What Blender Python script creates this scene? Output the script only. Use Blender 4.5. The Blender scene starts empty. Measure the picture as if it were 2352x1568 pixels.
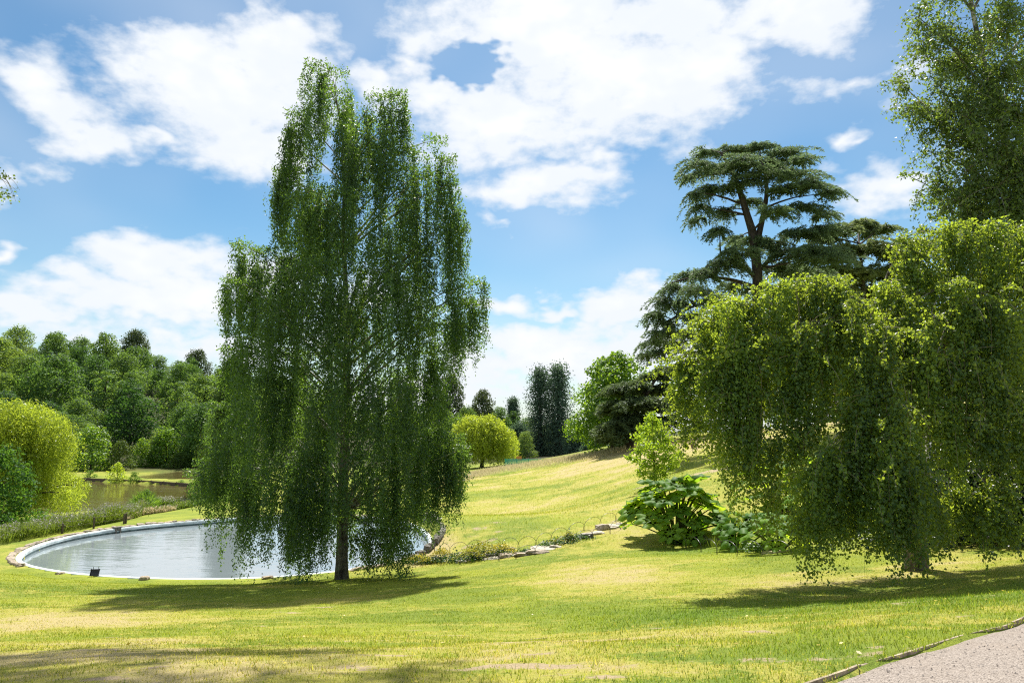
import bpy, math
import numpy as np
from mathutils import Vector

# ------------------------------------------------------------------ camera, sky, sun, exposure
SC = bpy.context.scene
COL = SC.collection
LENS, WPX, HPX = 26.0, 1024, 682
FPX = LENS / 36.0 * WPX
PITCH = math.radians(6.48)
cam_data = bpy.data.cameras.new('camera')
cam_data.lens = LENS
cam_data.sensor_width = 36.0
cam_data.clip_start = 0.05
cam_data.clip_end = 6000
cam = bpy.data.objects.new('camera', cam_data)
cam.rotation_euler = (math.pi / 2 + PITCH, 0, 0)
COL.objects.link(cam)
SC.camera = cam

SUN_AZ, SUN_EL = math.radians(4.0), math.radians(56.0)
sd = bpy.data.lights.new('sun', 'SUN')
sd.energy = 5.0
sd.angle = math.radians(0.55)
sd.color = (1.0, 0.955, 0.87)
sun = bpy.data.objects.new('sun', sd)
to_sun = Vector((math.sin(SUN_AZ) * math.cos(SUN_EL), math.cos(SUN_AZ) * math.cos(SUN_EL), math.sin(SUN_EL)))
sun.rotation_euler = to_sun.to_track_quat('Z', 'Y').to_euler()
COL.objects.link(sun)

SC.view_settings.view_transform = 'Standard'
SC.view_settings.look = 'None'
SC.view_settings.exposure = 0.86
SC.view_settings.gamma = 1.0
SC.render.engine = 'CYCLES'
SC.cycles.use_denoising = False
SC.cycles.filter_width = 1.15
SC.cycles.max_bounces = 8
SC.cycles.diffuse_bounces = 3
SC.cycles.glossy_bounces = 3
SC.cycles.transmission_bounces = 4
SC.cycles.transparent_max_bounces = 6
SC.cycles.sample_clamp_indirect = 6.0
SC.cycles.caustics_reflective = False
SC.cycles.caustics_refractive = False


def ray(px, row):
    u, v = (px - WPX / 2) / FPX, (HPX / 2 - row) / FPX
    c, s = math.cos(PITCH), math.sin(PITCH)
    return np.array([u, c - v * s, s + v * c])


def P(px, row, Y):
    d = ray(px, row)
    return d * (Y / d[1])


K = 2352 / 1024.0


def W(x, y, Y):
    """point at depth Y from coordinates measured on the 2352 px wide view of the photograph"""
    return P(x / K, y / K, Y)


world = bpy.data.worlds.new('World')
SC.world = world
world.use_nodes = True
SKY_STRENGTH, CLOUD_STRENGTH = 0.064, 0.60


def build_world():
    nt = world.node_tree
    nt.nodes.clear()
    N, L = nt.nodes.new, nt.links.new

    def val(sock, v):
        if isinstance(v, (int, float)):
            sock.default_value = v
        elif isinstance(v, (tuple, list)):
            sock.default_value = v
        else:
            L(v, sock)

    def M(op, a, b=0.0, c=None, clamp=False):
        n = N('ShaderNodeMath'); n.operation = op; n.use_clamp = clamp
        val(n.inputs[0], a); val(n.inputs[1], b)
        if c is not None: val(n.inputs[2], c)
        return n.outputs[0]

    def V(op, a, b=(0, 0, 0)):
        n = N('ShaderNodeVectorMath'); n.operation = op
        val(n.inputs[0], a); val(n.inputs[1], b)
        return n.outputs['Value'] if op == 'LENGTH' else n.outputs[0]

    def noise(vec, scale, detail, rough=0.55, dist=0.0):
        n = N('ShaderNodeTexNoise'); n.noise_dimensions = '3D'
        L(vec, n.inputs['Vector']); n.inputs['Scale'].default_value = scale
        n.inputs['Detail'].default_value = detail; n.inputs['Roughness'].default_value = rough
        n.inputs['Distortion'].default_value = dist
        return n

    def smooth(x, a, b):
        n = N('ShaderNodeMapRange'); n.interpolation_type = 'SMOOTHSTEP'
        L(x, n.inputs[0]); n.inputs[1].default_value = a; n.inputs[2].default_value = b
        return n.outputs[0]

    def mixc(f, a, b, blend='MIX'):
        n = N('ShaderNodeMix'); n.data_type = 'RGBA'; n.blend_type = blend
        val(n.inputs[0], f); val(n.inputs[6], a); val(n.inputs[7], b)
        return n.outputs[2]

    sky = N('ShaderNodeTexSky'); sky.sky_type = 'NISHITA'; sky.sun_disc = False
    sky.sun_elevation = SUN_EL; sky.sun_rotation = SUN_AZ
    sky.altitude = 50; sky.air_density = 1.0; sky.dust_density = 0.5; sky.ozone_density = 2.2
    tc = N('ShaderNodeTexCoord')
    sep = N('ShaderNodeSeparateXYZ'); L(tc.outputs['Generated'], sep.inputs[0])
    az = M('ARCTAN2', sep.outputs[0], sep.outputs[1])
    el = M('ARCSINE', sep.outputs[2])
    cb = N('ShaderNodeCombineXYZ'); L(az, cb.inputs[0]); L(el, cb.inputs[1])
    v = cb.outputs[0]
    # clouds stretch along the horizon, as flat layers seen from below do
    vs = V('MULTIPLY', v, (1.0, 1.7, 1.0))
    w1 = noise(vs, 5.0, 3, 0.6)
    w2 = noise(vs, 19.0, 2, 0.6)
    vw = V('ADD', v, V('MULTIPLY', V('SUBTRACT', w1.outputs['Color'], (.5, .5, .5)), (.16, .09, 0)))
    vw = V('ADD', vw, V('MULTIPLY', V('SUBTRACT', w2.outputs['Color'], (.5, .5, .5)), (.075, .055, 0)))

    def ae(x, y):
        d = ray(x / K, y / K); d = d / np.linalg.norm(d)
        return math.atan2(d[0], d[1]), math.asin(d[2])

    blobs = [  # x, y, rx, ry, strength   (positions in the sky of each cumulus mass)
        (520, 200, 230, 150, 1), (640, 130, 130, 120, 1), (430, 140, 140, 100, .95), (580, 310, 150, 100, 1), (670, 370, 90, 60, .8),
        (290, 165, 80, 50, .7), (660, 30, 60, 40, .55),
        (80, 205, 95, 70, .8), (160, 275, 125, 65, .9), (235, 305, 70, 45, .8), (350, 297, 65, 32, .8), (100, 370, 70, 45, .5), (10, 400, 60, 60, .55),
        (1230, 90, 290, 130, 1.1), (1450, 180, 270, 130, 1.1), (1620, 130, 130, 95, 1), (980, 220, 120, 70, .85), (960, 130, 70, 75, .8),
        (1150, 290, 180, 80, .95), (1400, 255, 200, 75, 1), (1250, 0, 220, 80, 1.1), (1500, 30, 200, 80, 1.1), (1850, 30, 130, 85, .85), (880, 165, 75, 60, .8),
        (1130, 340, 70, 35, .7), (1730, 30, 120, 60, .8),
        (1250, 410, 160, 55, .95), (1170, 445, 120, 48, .85), (1350, 385, 60, 35, .8), (1140, 520, 50, 22, .55),
        (390, 610, 165, 60, 1), (250, 690, 240, 55, 1), (440, 690, 130, 75, .95), (40, 695, 100, 50, .9), (20, 580, 50, 32, .75), (420, 790, 230, 50, .8),
        (600, 650, 150, 80, .8), (800, 700, 150, 80, .7), (600, 820, 300, 70, .6),
        (1170, 702, 80, 32, .9), (1280, 718, 50, 20, .8), (1410, 700, 100, 60, .95), (1280, 805, 190, 60, 1), (1090, 830, 120, 60, .95), (1420, 810, 130, 75, 1),
        (2010, 430, 100, 60, .85), (2030, 150, 80, 70, .6), (1900, 185, 140, 40, .55), (1940, 320, 40, 25, .6),
        (1000, 900, 400, 60, .8), (200, 760, 300, 40, .5), (1700, 830, 300, 80, .8),
    ]
    field = None
    for (x, y, rx, ry, st) in blobs:
        a, e = ae(x, y)
        ax, _ = ae(x + rx, y); _, ey = ae(x, y - ry)
        ra, re = abs(ax - a), abs(ey - e)
        d = V('LENGTH', V('MULTIPLY', V('SUBTRACT', vw, (a, e, 0)), (1 / ra, 1 / re, 0)))
        b = M('MULTIPLY_ADD', d, -0.62 * st, 1.05 * st)
        if field is None:
            field = b
        else:
            n = N('ShaderNodeMath'); n.operation = 'SMOOTH_MAX'
            L(field, n.inputs[0]); L(b, n.inputs[1]); n.inputs[2].default_value = 0.12
            field = n.outputs[0]
    # blue gap inside the large mass
    a, e = ae(1085, 165)
    d = V('LENGTH', V('MULTIPLY', V('SUBTRACT', vw, (a, e, 0)), (1 / .036, 1 / .024, 0)))
    field = M('SUBTRACT', field, M('MULTIPLY', smooth(M('ADD', d, M('MULTIPLY_ADD', noise(vs, 14.0, 3, .6).outputs[0], 2.4, -1.2)), 1.7, 0.4), .75))
    # the same broken cumulus goes on all round, outside the part that is in view
    gen = noise(V('MULTIPLY', v, (1.0, 2.0, 1.0)), 2.6, 4, 0.55)
    genf = M('MULTIPLY_ADD', gen.outputs[0], 3.2, -1.15)
    outside = M('MAXIMUM', smooth(M('ABSOLUTE', az), 0.62, 0.9), smooth(el, 0.58, 0.75))
    n = N('ShaderNodeMix'); n.data_type = 'FLOAT'
    L(outside, n.inputs[0]); L(field, n.inputs[2]); L(genf, n.inputs[3])
    field = n.outputs[0]
    f1 = noise(vs, 9.0, 5, 0.6)
    f2 = noise(vs, 34.0, 4, 0.62)
    field = M('ADD', field, M('MULTIPLY_ADD', f1.outputs[0], 1.15, -0.575))
    field = M('ADD', field, M('MULTIPLY_ADD', f2.outputs[0], 0.42, -0.21))
    alpha = smooth(field, 0.12, 0.70)
    # thin veil of haze over the blue
    veil = M('MULTIPLY', smooth(noise(vs, 3.1, 2, 0.5).outputs[0], 0.3, 0.8), 0.30)
    alpha = M('MAXIMUM', alpha, veil)
    low = smooth(el, 0.26, -0.02)
    alpha = M('MAXIMUM', alpha, M('MULTIPLY', low, 0.62))
    thick = smooth(field, 0.45, 1.15)
    grey = smooth(noise(vs, 7.0, 3, 0.6).outputs[0], 0.40, 0.66)
    cc = mixc(M('MULTIPLY', M('SUBTRACT', 1.0, M('MULTIPLY', grey, thick)), 0.62), (1, 1, 1, 1), (0.74, 0.81, 0.90, 1))
    b1 = N('ShaderNodeBackground'); b1.inputs[1].default_value = SKY_STRENGTH
    hs = N('ShaderNodeHueSaturation'); hs.inputs['Saturation'].default_value = 1.16; L(sky.outputs[0], hs.inputs['Color'])
    L(mixc(1.0, hs.outputs[0], (.86, 1.06, 1.02, 1), 'MULTIPLY'), b1.inputs[0])
    b2 = N('ShaderNodeBackground'); b2.inputs[1].default_value = CLOUD_STRENGTH; L(cc, b2.inputs[0])
    mx = N('ShaderNodeMixShader'); L(alpha, mx.inputs[0]); L(b1.outputs[0], mx.inputs[1]); L(b2.outputs[0], mx.inputs[2])
    out = N('ShaderNodeOutputWorld'); L(mx.outputs[0], out.inputs[0])


build_world()
world.cycles.sampling_method = 'MANUAL'
world.cycles.sample_map_resolution = 512


# ------------------------------------------------------------------ helpers
def nrm(a):
    return a / np.maximum(np.linalg.norm(a, axis=-1, keepdims=True), 1e-9)


def thing(name, label, cat, loc=(0, 0, 0), group=None, rz=0.0):
    o = bpy.data.objects.new(name, None)
    o.empty_display_size = 0.2
    o.location = loc
    o.rotation_euler = (0, 0, rz)
    COL.objects.link(o)
    return tag(o, label, cat, group, 'thing')


def tag(o, label=None, cat=None, group=None, kind=None):
    if label: o['label'] = label
    if cat: o['category'] = cat
    if group: o['group'] = group
    if kind: o['kind'] = kind
    return o


class Geo:
    """collects vertices and faces (quads, or triangles as a,b,c,-1) for ONE mesh"""

    def __init__(self):
        self.v, self.f, self.t, self.n = [], [], [], 0

    def add(self, v, f, tint=0.5):
        v = np.asarray(v, float); f = np.asarray(f, int)
        if f.shape[1] == 3:
            f = np.hstack([f, -np.ones((len(f), 1), int) - self.n])
        self.v.append(v); self.f.append(f + self.n); self.n += len(v)
        t = np.asarray(tint, float)
        self.t.append(np.full(len(v), float(t)) if t.ndim == 0 else t)

    def mesh(self, name, material, smooth=False, attrs=None):
        me = bpy.data.meshes.new(name)
        v = np.vstack(self.v); f = np.vstack(self.f)
        me.vertices.add(len(v)); me.vertices.foreach_set('co', v.astype(np.float32).ravel())
        cnt = np.where(f[:, 3] < 0, 3, 4)
        idx = f.ravel(); idx = idx[idx >= 0]
        me.loops.add(len(idx)); me.loops.foreach_set('vertex_index', idx.astype(np.int32))
        me.polygons.add(len(f))
        me.polygons.foreach_set('loop_start', np.concatenate([[0], np.cumsum(cnt)[:-1]]).astype(np.int32))
        at = me.attributes.new('tint', 'FLOAT', 'POINT')
        at.data.foreach_set('value', np.concatenate(self.t).astype(np.float32))
        for k, a in (attrs or {}).items():
            at = me.attributes.new(k, 'FLOAT', 'POINT'); at.data.foreach_set('value', np.asarray(a, np.float32))
        me.update(calc_edges=True)
        me.polygons.foreach_set('use_smooth', np.full(len(f), smooth))
        me.materials.append(material)
        return me

    def obj(self, name, material, parent=None, smooth=False, attrs=None, loc=None):
        o = bpy.data.objects.new(name, self.mesh(name, material, smooth, attrs))
        COL.objects.link(o)
        if parent is not None: o.parent = parent
        if loc is not None: o.location = loc
        return o


def tube(g, pts, rad, sides=6, tint=0.5, cap=False):
    pts = np.asarray(pts, float); n = len(pts)
    rad = np.broadcast_to(np.asarray(rad, float), (n,))
    tan = nrm(np.gradient(pts, axis=0))
    ref = np.array([0.31, 0.95, 0.05]) if abs(tan[0][2]) > 0.8 else np.array([0, 0, 1.0])
    a = nrm(np.cross(tan, ref)); b = np.cross(tan, a)
    th = np.arange(sides) / sides * 2 * math.pi
    ring = (a[:, None, :] * np.cos(th)[None, :, None] + b[:, None, :] * np.sin(th)[None, :, None]) * rad[:, None, None]
    v = (pts[:, None, :] + ring).reshape(-1, 3)
    i = np.arange(n - 1)[:, None] * sides; j = np.arange(sides)[None, :]; k = (j + 1) % sides
    f = np.stack([i + j, i + k, i + sides + k, i + sides + j], -1).reshape(-1, 4)
    g.add(v, f, tint)
    if cap:
        c = len(v)
        base = (n - 1) * sides
        g.add(np.vstack([v[base:base + sides], pts[-1]]), [[q, (q + 1) % sides, sides] for q in range(sides)], tint)


def bez(p0, p1, p2, n):
    t = np.linspace(0, 1, n)[:, None]
    return (1 - t) ** 2 * np.asarray(p0) + 2 * t * (1 - t) * np.asarray(p1) + t * t * np.asarray(p2)


def leaf_quads(g, pos, axis, length, width, rng, tint, side=None, fold=0.0, tri=False):
    n = len(pos)
    axis = nrm(axis)
    if side is None: side = rng.normal(size=(n, 3))
    side = nrm(side - axis * np.sum(side * axis, 1, keepdims=True))
    length = np.broadcast_to(np.asarray(length, float), (n,))[:, None]
    width = np.broadcast_to(np.asarray(width, float), (n,))[:, None]
    nor = np.cross(axis, side)
    if tri:      # small or distant leaves: one triangle each
        v = np.stack([pos + side * width * .42, pos + axis * length, pos - side * width * .42 + axis * length * .25], 1).reshape(-1, 3)
        g.add(v, np.arange(n * 3).reshape(-1, 3), np.repeat(np.broadcast_to(np.asarray(tint, float), (n,)), 3))
        return
    mid = pos + axis * length * 0.45
    v = np.stack([pos, mid + side * width * .5 + nor * width * fold, pos + axis * length, mid - side * width * .5 + nor * width * fold], 1).reshape(-1, 3)
    f = np.arange(n * 4).reshape(-1, 4)
    g.add(v, f, np.repeat(np.broadcast_to(np.asarray(tint, float), (n,)), 4))


def facing_quads(g, pos, normal, size, rng, tint, aspect=0.7):
    """leaf clumps whose face roughly follows the given outward direction"""
    normal = nrm(normal)
    ax = nrm(np.cross(normal, rng.normal(size=normal.shape)))
    leaf_quads(g, pos - ax * np.broadcast_to(size, (len(pos),))[:, None] * .5, ax, size, np.asarray(size) * aspect, rng, tint, side=np.cross(normal, ax), fold=0.12)


def box(g, c, s, rz=0.0, rx=0.0, tint=0.5):
    s = np.asarray(s, float) / 2
    v = np.array([[x, y, z] for x in (-1, 1) for y in (-1, 1) for z in (-1, 1)], float) * s
    cr, sr = math.cos(rx), math.sin(rx)
    v = np.stack([v[:, 0], v[:, 1] * cr - v[:, 2] * sr, v[:, 1] * sr + v[:, 2] * cr], 1)
    cz, sz = math.cos(rz), math.sin(rz)
    v = np.stack([v[:, 0] * cz - v[:, 1] * sz, v[:, 0] * sz + v[:, 1] * cz, v[:, 2]], 1) + np.asarray(c, float)
    g.add(v, [[0, 1, 3, 2], [4, 6, 7, 5], [0, 4, 5, 1], [2, 3, 7, 6], [0, 2, 6, 4], [1, 5, 7, 3]], tint)


def rock_mesh(name, material, seed, flat=0.5, rough=0.25):
    """an angular boulder about 1 m across, 40 or so triangles"""
    r = np.random.default_rng(seed)
    g = Geo()
    nu, nv = 8, 4
    pts = [[0, 0, -1.0]]
    for j in range(1, nv):
        ph = -math.pi / 2 + math.pi * j / nv
        for i in range(nu):
            th = 2 * math.pi * (i + r.uniform(-.25, .25)) / nu
            q = 1 + r.uniform(-rough, rough)
            c = np.array([math.cos(th), math.sin(th)])
            c = c / max(abs(c).max(), .8)
            pts.append([c[0] * math.cos(ph) ** .5 * q, c[1] * math.cos(ph) ** .5 * q, math.sin(ph) * (1 + r.uniform(-.15, .15))])
    pts.append([r.uniform(-.2, .2), r.uniform(-.2, .2), 0.95])
    v = np.array(pts) * np.array([.5, .5, .5 * flat])
    f = []
    for i in range(nu):
        k = (i + 1) % nu
        f.append([0, 1 + k, 1 + i, -10 ** 6])
        for j in range(nv - 2):
            a = 1 + j * nu
            f.append([a + i, a + k, a + nu + k, a + nu + i])
        a = 1 + (nv - 2) * nu
        f.append([a + i, a + k, len(v) - 1, -10 ** 6])
    g.add(v, f, r.uniform(0, 1))
    return g.mesh(name, material)


def hash2(ix, iy, seed):
    h = (ix.astype(np.int64) * 374761393 + iy.astype(np.int64) * 668265263 + seed * 974711) & 0x7fffffff
    h = ((h ^ (h >> 13)) * 1274126177) & 0x7fffffff
    return ((h ^ (h >> 16)) & 0xffff) / 65535.0


def vnoise(x, y, seed=0):
    ix, iy = np.floor(x), np.floor(y)
    fx, fy = x - ix, y - iy
    fx, fy = fx * fx * (3 - 2 * fx), fy * fy * (3 - 2 * fy)
    a, b = hash2(ix, iy, seed), hash2(ix + 1, iy, seed)
    c, d = hash2(ix, iy + 1, seed), hash2(ix + 1, iy + 1, seed)
    return (a * (1 - fx) + b * fx) * (1 - fy) + (c * (1 - fx) + d * fx) * fy


def fbm(x, y, seed=0, oct=4):
    s, a, t = 0.0, 0.5, 0.0
    for i in range(oct):
        s = s + a * vnoise(x * 2 ** i + 17.3 * i, y * 2 ** i - 9.1 * i, seed + i); t += a; a *= .55
    return s / t


def sstep(x, a, b):
    t = np.clip((x - a) / (b - a), 0, 1)
    return t * t * (3 - 2 * t)


# ------------------------------------------------------------------ the lie of the land
POND_Z, RIM_Z = -5.75, -5.52
pond_px = [(17, 561), (22, 553), (37, 545), (59.5, 538), (82, 533), (115, 528), (149, 524), (175, 522.5), (235, 517.5), (298, 514.5), (360, 515.5), (403, 520), (420.6, 530),
           (429, 541), (427, 547), (417, 554), (400, 560), (355, 568), (305, 574), (245, 577.6), (175, 577.5), (126, 576), (93, 574), (52, 569), (30, 564.5)]
pond_pts = np.array([(lambda d: d * (RIM_Z / d[2]))(ray(*q)) for q in pond_px])[:, :2]
PC = pond_pts.mean(0)
_th = np.arctan2(pond_pts[:, 1] - PC[1], pond_pts[:, 0] - PC[0])
_rr = np.linalg.norm(pond_pts - PC, axis=1)
_o = np.argsort(_th); _th, _rr = _th[_o], _rr[_o]
_tf = np.linspace(-math.pi, math.pi, 721)
_rf = np.interp(_tf, np.concatenate([_th - 2 * math.pi, _th, _th + 2 * math.pi]), np.tile(_rr, 3))
for _ in range(3):
    _k = np.hanning(61); _k /= _k.sum()
    _rf[:-1] = np.convolve(np.tile(_rf[:-1], 3), _k, 'same')[720:1440]; _rf[-1] = _rf[0]


def pond_r(th):
    return np.interp(th, _tf, _rf)


def pond_d(x, y):
    dx, dy = x - PC[0], y - PC[1]
    return np.hypot(dx, dy) - pond_r(np.arctan2(dy, dx)), np.arctan2(dy, dx)


LAKE_Z, POOL_Z = -7.25, -6.95


def on_level(pts, z):
    return np.array([(lambda d: d * (z / d[2]))(ray(*q)) for q in pts])[:, :2]


lake_poly = on_level([(-60, 509), (20, 517), (90, 512), (130, 508), (175, 503), (215, 497), (262, 490), (262, 485.5), (215, 485.5), (188, 486.0), (150, 483.4), (120, 482), (88, 480.5), (40, 480), (-10, 481), (-80, 488)], LAKE_Z)
pool_poly = on_level([(128, 478.5), (160, 479.5), (185, 480), (235, 480), (262, 476), (240, 470), (205, 470), (170, 471.3), (140, 475)], POOL_Z)


def poly_d(x, y, poly):
    x, y = np.asarray(x, float), np.asarray(y, float)
    d = np.full(x.shape, 1e9); inside = np.zeros(x.shape, bool)
    n = len(poly)
    for i in range(n):
        ax, ay = poly[i]; bx, by = poly[(i + 1) % n]
        ex, ey = bx - ax, by - ay
        t = np.clip(((x - ax) * ex + (y - ay) * ey) / (ex * ex + ey * ey), 0, 1)
        d = np.minimum(d, np.hypot(x - ax - t * ex, y - ay - t * ey))
        c = ((ay > y) != (by > y))
        with np.errstate(divide='ignore', invalid='ignore'):
            xi = ex * (y - ay) / (by - ay if by != ay else 1e-9) + ax
        inside ^= c & (x < xi)
    return np.where(inside, -d, d)


ctrl = []
for q in [(512, 682, 4.7), (0, 682, 5.0), (1024, 682, 4.3), (1024, 618, 7.0), (1024, 575, 12.5), (900, 592, 12.5), (700, 600, 12.8), (512, 600, 15), (512, 640, 8.9),
          (345, 579, 25), (0, 600, 16.5), (0, 640, 9.3), (150, 600, 17), (512, 575, 22), (500, 565, 27), (30, 572, 26.5), (60, 580, 24), (200, 585, 23), (250, 600, 17.5),
          (700, 556, 24), (700, 541, 29), (640, 556, 24), (800, 560, 19.5), (900, 552, 19.5), (1024, 545, 19), (620, 524, 33), (560, 541, 30.7),
          (660, 487, 42), (560, 510, 45), (480, 510, 52), (560, 490, 58), (640, 470, 58), (480, 474, 88), (560, 462.5, 84), (640, 449, 74), (720, 440, 66), (800, 436, 56),
          (860, 470, 36), (960, 470, 31), (1024, 445, 42), (480, 466, 120), (540, 455, 180), (620, 443, 105), (720, 432, 110), (900, 424, 90), (1100, 420, 90),
          (-60, 556, 32), (-20, 546, 36), (20, 538, 39), (60, 527, 45), (120, 519, 51), (180, 511, 56), (250, 505, 60), (330, 500, 62), (420, 498, 60),
          (-150, 600, 16), (1150, 600, 8), (1200, 540, 16)]:
    ctrl.append(P(*q))
for x, y, z in [(0, 0, -1.62), (-8, 0, -1.7), (8, 0, -1.25), (0, -30, 1.5), (-30, -20, 0), (30, -20, 3), (-30, 10, -3.2), (25, 10, -1.6), (40, 40, 0.5), (60, 80, 4),
                (-45, 35, -6.6), (-60, 60, -7.3), (-100, 90, -6), (-62, 102, -6.7), (-45, 108, -6.7), (-80, 100, -6.5),
                (-95, 128, -4.5), (-60, 132, -6), (-30, 110, -6.3), (-120, 150, 2), (-80, 150, -1.5), (-45, 150, -5), (-160, 200, 16), (-115, 200, 9.5), (-75, 200, 2.5), (-40, 200, -4),
                (-205, 262, 26), (-165, 262, 19.5), (-140, 262, 16.5), (-108, 262, 10.5), (-70, 262, 4), (-25, 262, -2.5), (20, 240, -7), (60, 200, -4), (120, 200, 3),
                (-250, 330, 20), (-150, 340, 12), (-60, 340, 0), (60, 330, -6), (200, 330, 0), (-400, 600, 8), (0, 700, -8), (400, 600, -4), (0, 1500, -12), (-1500, 800, -8), (1500, 800, -8),
                (-600, -40, 0), (600, -40, 4), (0, -60, 3), (-1500, -60, 0), (1500, -60, 4), (-1500, 1500, -12), (1500, 1500, -12)]:
    ctrl.append(np.array([x, y, z], float))
for th in np.linspace(-math.pi, math.pi, 17)[:-1]:
    r = pond_r(th) + 0.8
    back = 0.75 if -0.35 < th < 0.75 else 0.0
    ctrl.append(np.array([PC[0] + (r + back * .6) * math.cos(th), PC[1] + (r + back * .6) * math.sin(th), RIM_Z + 0.03 + back]))
ctrl = np.array(ctrl)


def _tps_k(r2):
    return np.where(r2 > 0, r2 * np.log(np.maximum(r2, 1e-12)), 0)


def _warp(x, y):  # compress far distances so that near detail and far hills share one spline
    r = np.hypot(x, y); s = 40 * np.log1p(r / 40) / np.maximum(r, 1e-6)
    return x * s, y * s


_cx, _cy = _warp(ctrl[:, 0], ctrl[:, 1])
_n = len(ctrl)
_A = np.zeros((_n + 3, _n + 3))
_A[:_n, :_n] = _tps_k((_cx[:, None] - _cx) ** 2 + (_cy[:, None] - _cy) ** 2) + np.eye(_n) * 2.0
_A[:_n, _n] = 1; _A[:_n, _n + 1] = _cx; _A[:_n, _n + 2] = _cy
_A[_n:, :_n] = _A[:_n, _n:].T
_sol = np.linalg.solve(_A, np.concatenate([ctrl[:, 2], [0, 0, 0]]))


def base_h(x, y):
    shp = np.shape(x)
    x, y = np.ravel(x).astype(float), np.ravel(y).astype(float)
    wx, wy = _warp(x, y)
    z = _sol[_n] + _sol[_n + 1] * wx + _sol[_n + 2] * wy
    for i in range(_n):
        z += _sol[i] * _tps_k((wx - _cx[i]) ** 2 + (wy - _cy[i]) ** 2)
    return z.reshape(shp)


# the gravel path: its lawn-side edge
PATH_EDGE = None


def H(x, y):
    x, y = np.asarray(x, float), np.asarray(y, float)
    z = base_h(x, y)
    d, th = pond_d(x, y)
    steep = (th > -0.45) & (th < 0.85)
    wdt = np.where(steep, 0.55, 3.0)
    k = 1 - sstep(d, 0.15, wdt)
    z = z * (1 - k) + RIM_Z * k
    z = np.where(d < -0.12, -7.2, z)
    for poly, lev in ((lake_poly, LAKE_Z), (pool_poly, POOL_Z)):
        m = (x > poly[:, 0].min() - 12) & (x < poly[:, 0].max() + 12) & (y > poly[:, 1].min() - 12) & (y < poly[:, 1].max() + 12)
        if np.any(m):
            dd = np.full(x.shape, 99.0); dd[m] = poly_d(x[m], y[m], poly)
            k = 1 - sstep(dd, 0.3, 5.0)
            z = z * (1 - k) + (lev + 0.22) * k
            z = np.where(dd < 0.2, (lev + 0.22) * (1 - sstep(-dd, -0.2, 1.2)) + (lev - 1.2) * sstep(-dd, -0.2, 1.2), z)
    near = np.exp(-((y - 10) / 25) ** 2)
    z = z + near * (fbm(x * .9, y * .9, 5) - .5) * .07 * (np.abs(d) > .6)
    return z


def hit(px, row, far=400.0):
    """first point of the land seen along a direction of the photograph"""
    d = ray(px, row)
    t = np.concatenate([np.arange(3, 60, .1), np.arange(60, far, 1.0)])
    z = H(d[0] * t, d[1] * t)
    b = np.nonzero(d[2] * t < z)[0]
    if len(b) == 0: return d * 100
    i = b[0]; lo, hi = t[max(i - 1, 0)], t[i]
    for _ in range(12):
        m = (lo + hi) / 2
        if d[2] * m < float(H(np.array([d[0] * m]), np.array([d[1] * m]))[0]): hi = m
        else: lo = m
    return d * hi


def h1(x, y):
    return float(H(np.array([x]), np.array([y]))[0])


def ground_at(px, Y):
    """the ground at depth Y below/above picture column px (at the horizon row)"""
    X = (px - 512) / FPX * Y
    return np.array([X, Y, h1(X, Y)])


# ------------------------------------------------------------------ materials
class NT:
    def __init__(self, name):
        self.m = bpy.data.materials.new(name); self.m.use_nodes = True
        self.nt = self.m.node_tree; self.nt.nodes.clear()
        self.out = self.nt.nodes.new('ShaderNodeOutputMaterial')

    def n(self, t, **kw):
        x = self.nt.nodes.new('ShaderNode' + t)
        for k, v in kw.items(): setattr(x, k, v)
        return x

    def s(self, sock, v):
        if hasattr(v, 'is_output'): self.nt.links.new(v, sock)
        else:
            if isinstance(v, tuple) and len(v) == 3 and sock.type == 'RGBA': v = v + (1,)
            sock.default_value = v

    def attr(self, name):
        a = self.n('Attribute'); a.attribute_name = name
        return a.outputs['Fac']

    def pos(self):
        return self.n('NewGeometry').outputs['Position']

    def objco(self):
        return self.n('TexCoord').outputs['Object']

    def noise(self, vec, scale, detail=4, rough=.55, out=0):
        x = self.n('TexNoise'); self.s(x.inputs['Vector'], vec); x.inputs['Scale'].default_value = scale
        x.inputs['Detail'].default_value = detail; x.inputs['Roughness'].default_value = rough
        return x.outputs[out]

    def mix(self, f, a, b, blend='MIX'):
        x = self.n('Mix', data_type='RGBA', blend_type=blend); self.s(x.inputs[0], f); self.s(x.inputs[6], a); self.s(x.inputs[7], b)
        return x.outputs[2]

    def math(self, op, a, b=0.0, clamp=False):
        x = self.n('Math', operation=op, use_clamp=clamp); self.s(x.inputs[0], a); self.s(x.inputs[1], b)
        return x.outputs[0]

    def ramp(self, f, a, b, lo=0.0, hi=1.0):
        x = self.n('MapRange', interpolation_type='SMOOTHSTEP'); self.s(x.inputs[0], f)
        for i, v in enumerate((a, b, lo, hi)): x.inputs[i + 1].default_value = v
        return x.outputs[0]

    def bump(self, h, strength, dist=0.02):
        x = self.n('Bump'); self.s(x.inputs['Height'], h); x.inputs['Strength'].default_value = strength; x.inputs['Distance'].default_value = dist
        return x.outputs[0]

    def pbsdf(self, col, rough=.6, spec=.3, normal=None, **kw):
        x = self.n('BsdfPrincipled'); self.s(x.inputs['Base Color'], col); self.s(x.inputs['Roughness'], rough)
        x.inputs['Specular IOR Level'].default_value = spec
        if normal is not None: self.s(x.inputs['Normal'], normal)
        for k, v in kw.items(): self.s(x.inputs[k.replace('_', ' ')], v)
        return x.outputs[0]

    def done(self, sh):
        self.nt.links.new(sh, self.out.inputs[0]); return self.m


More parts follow.
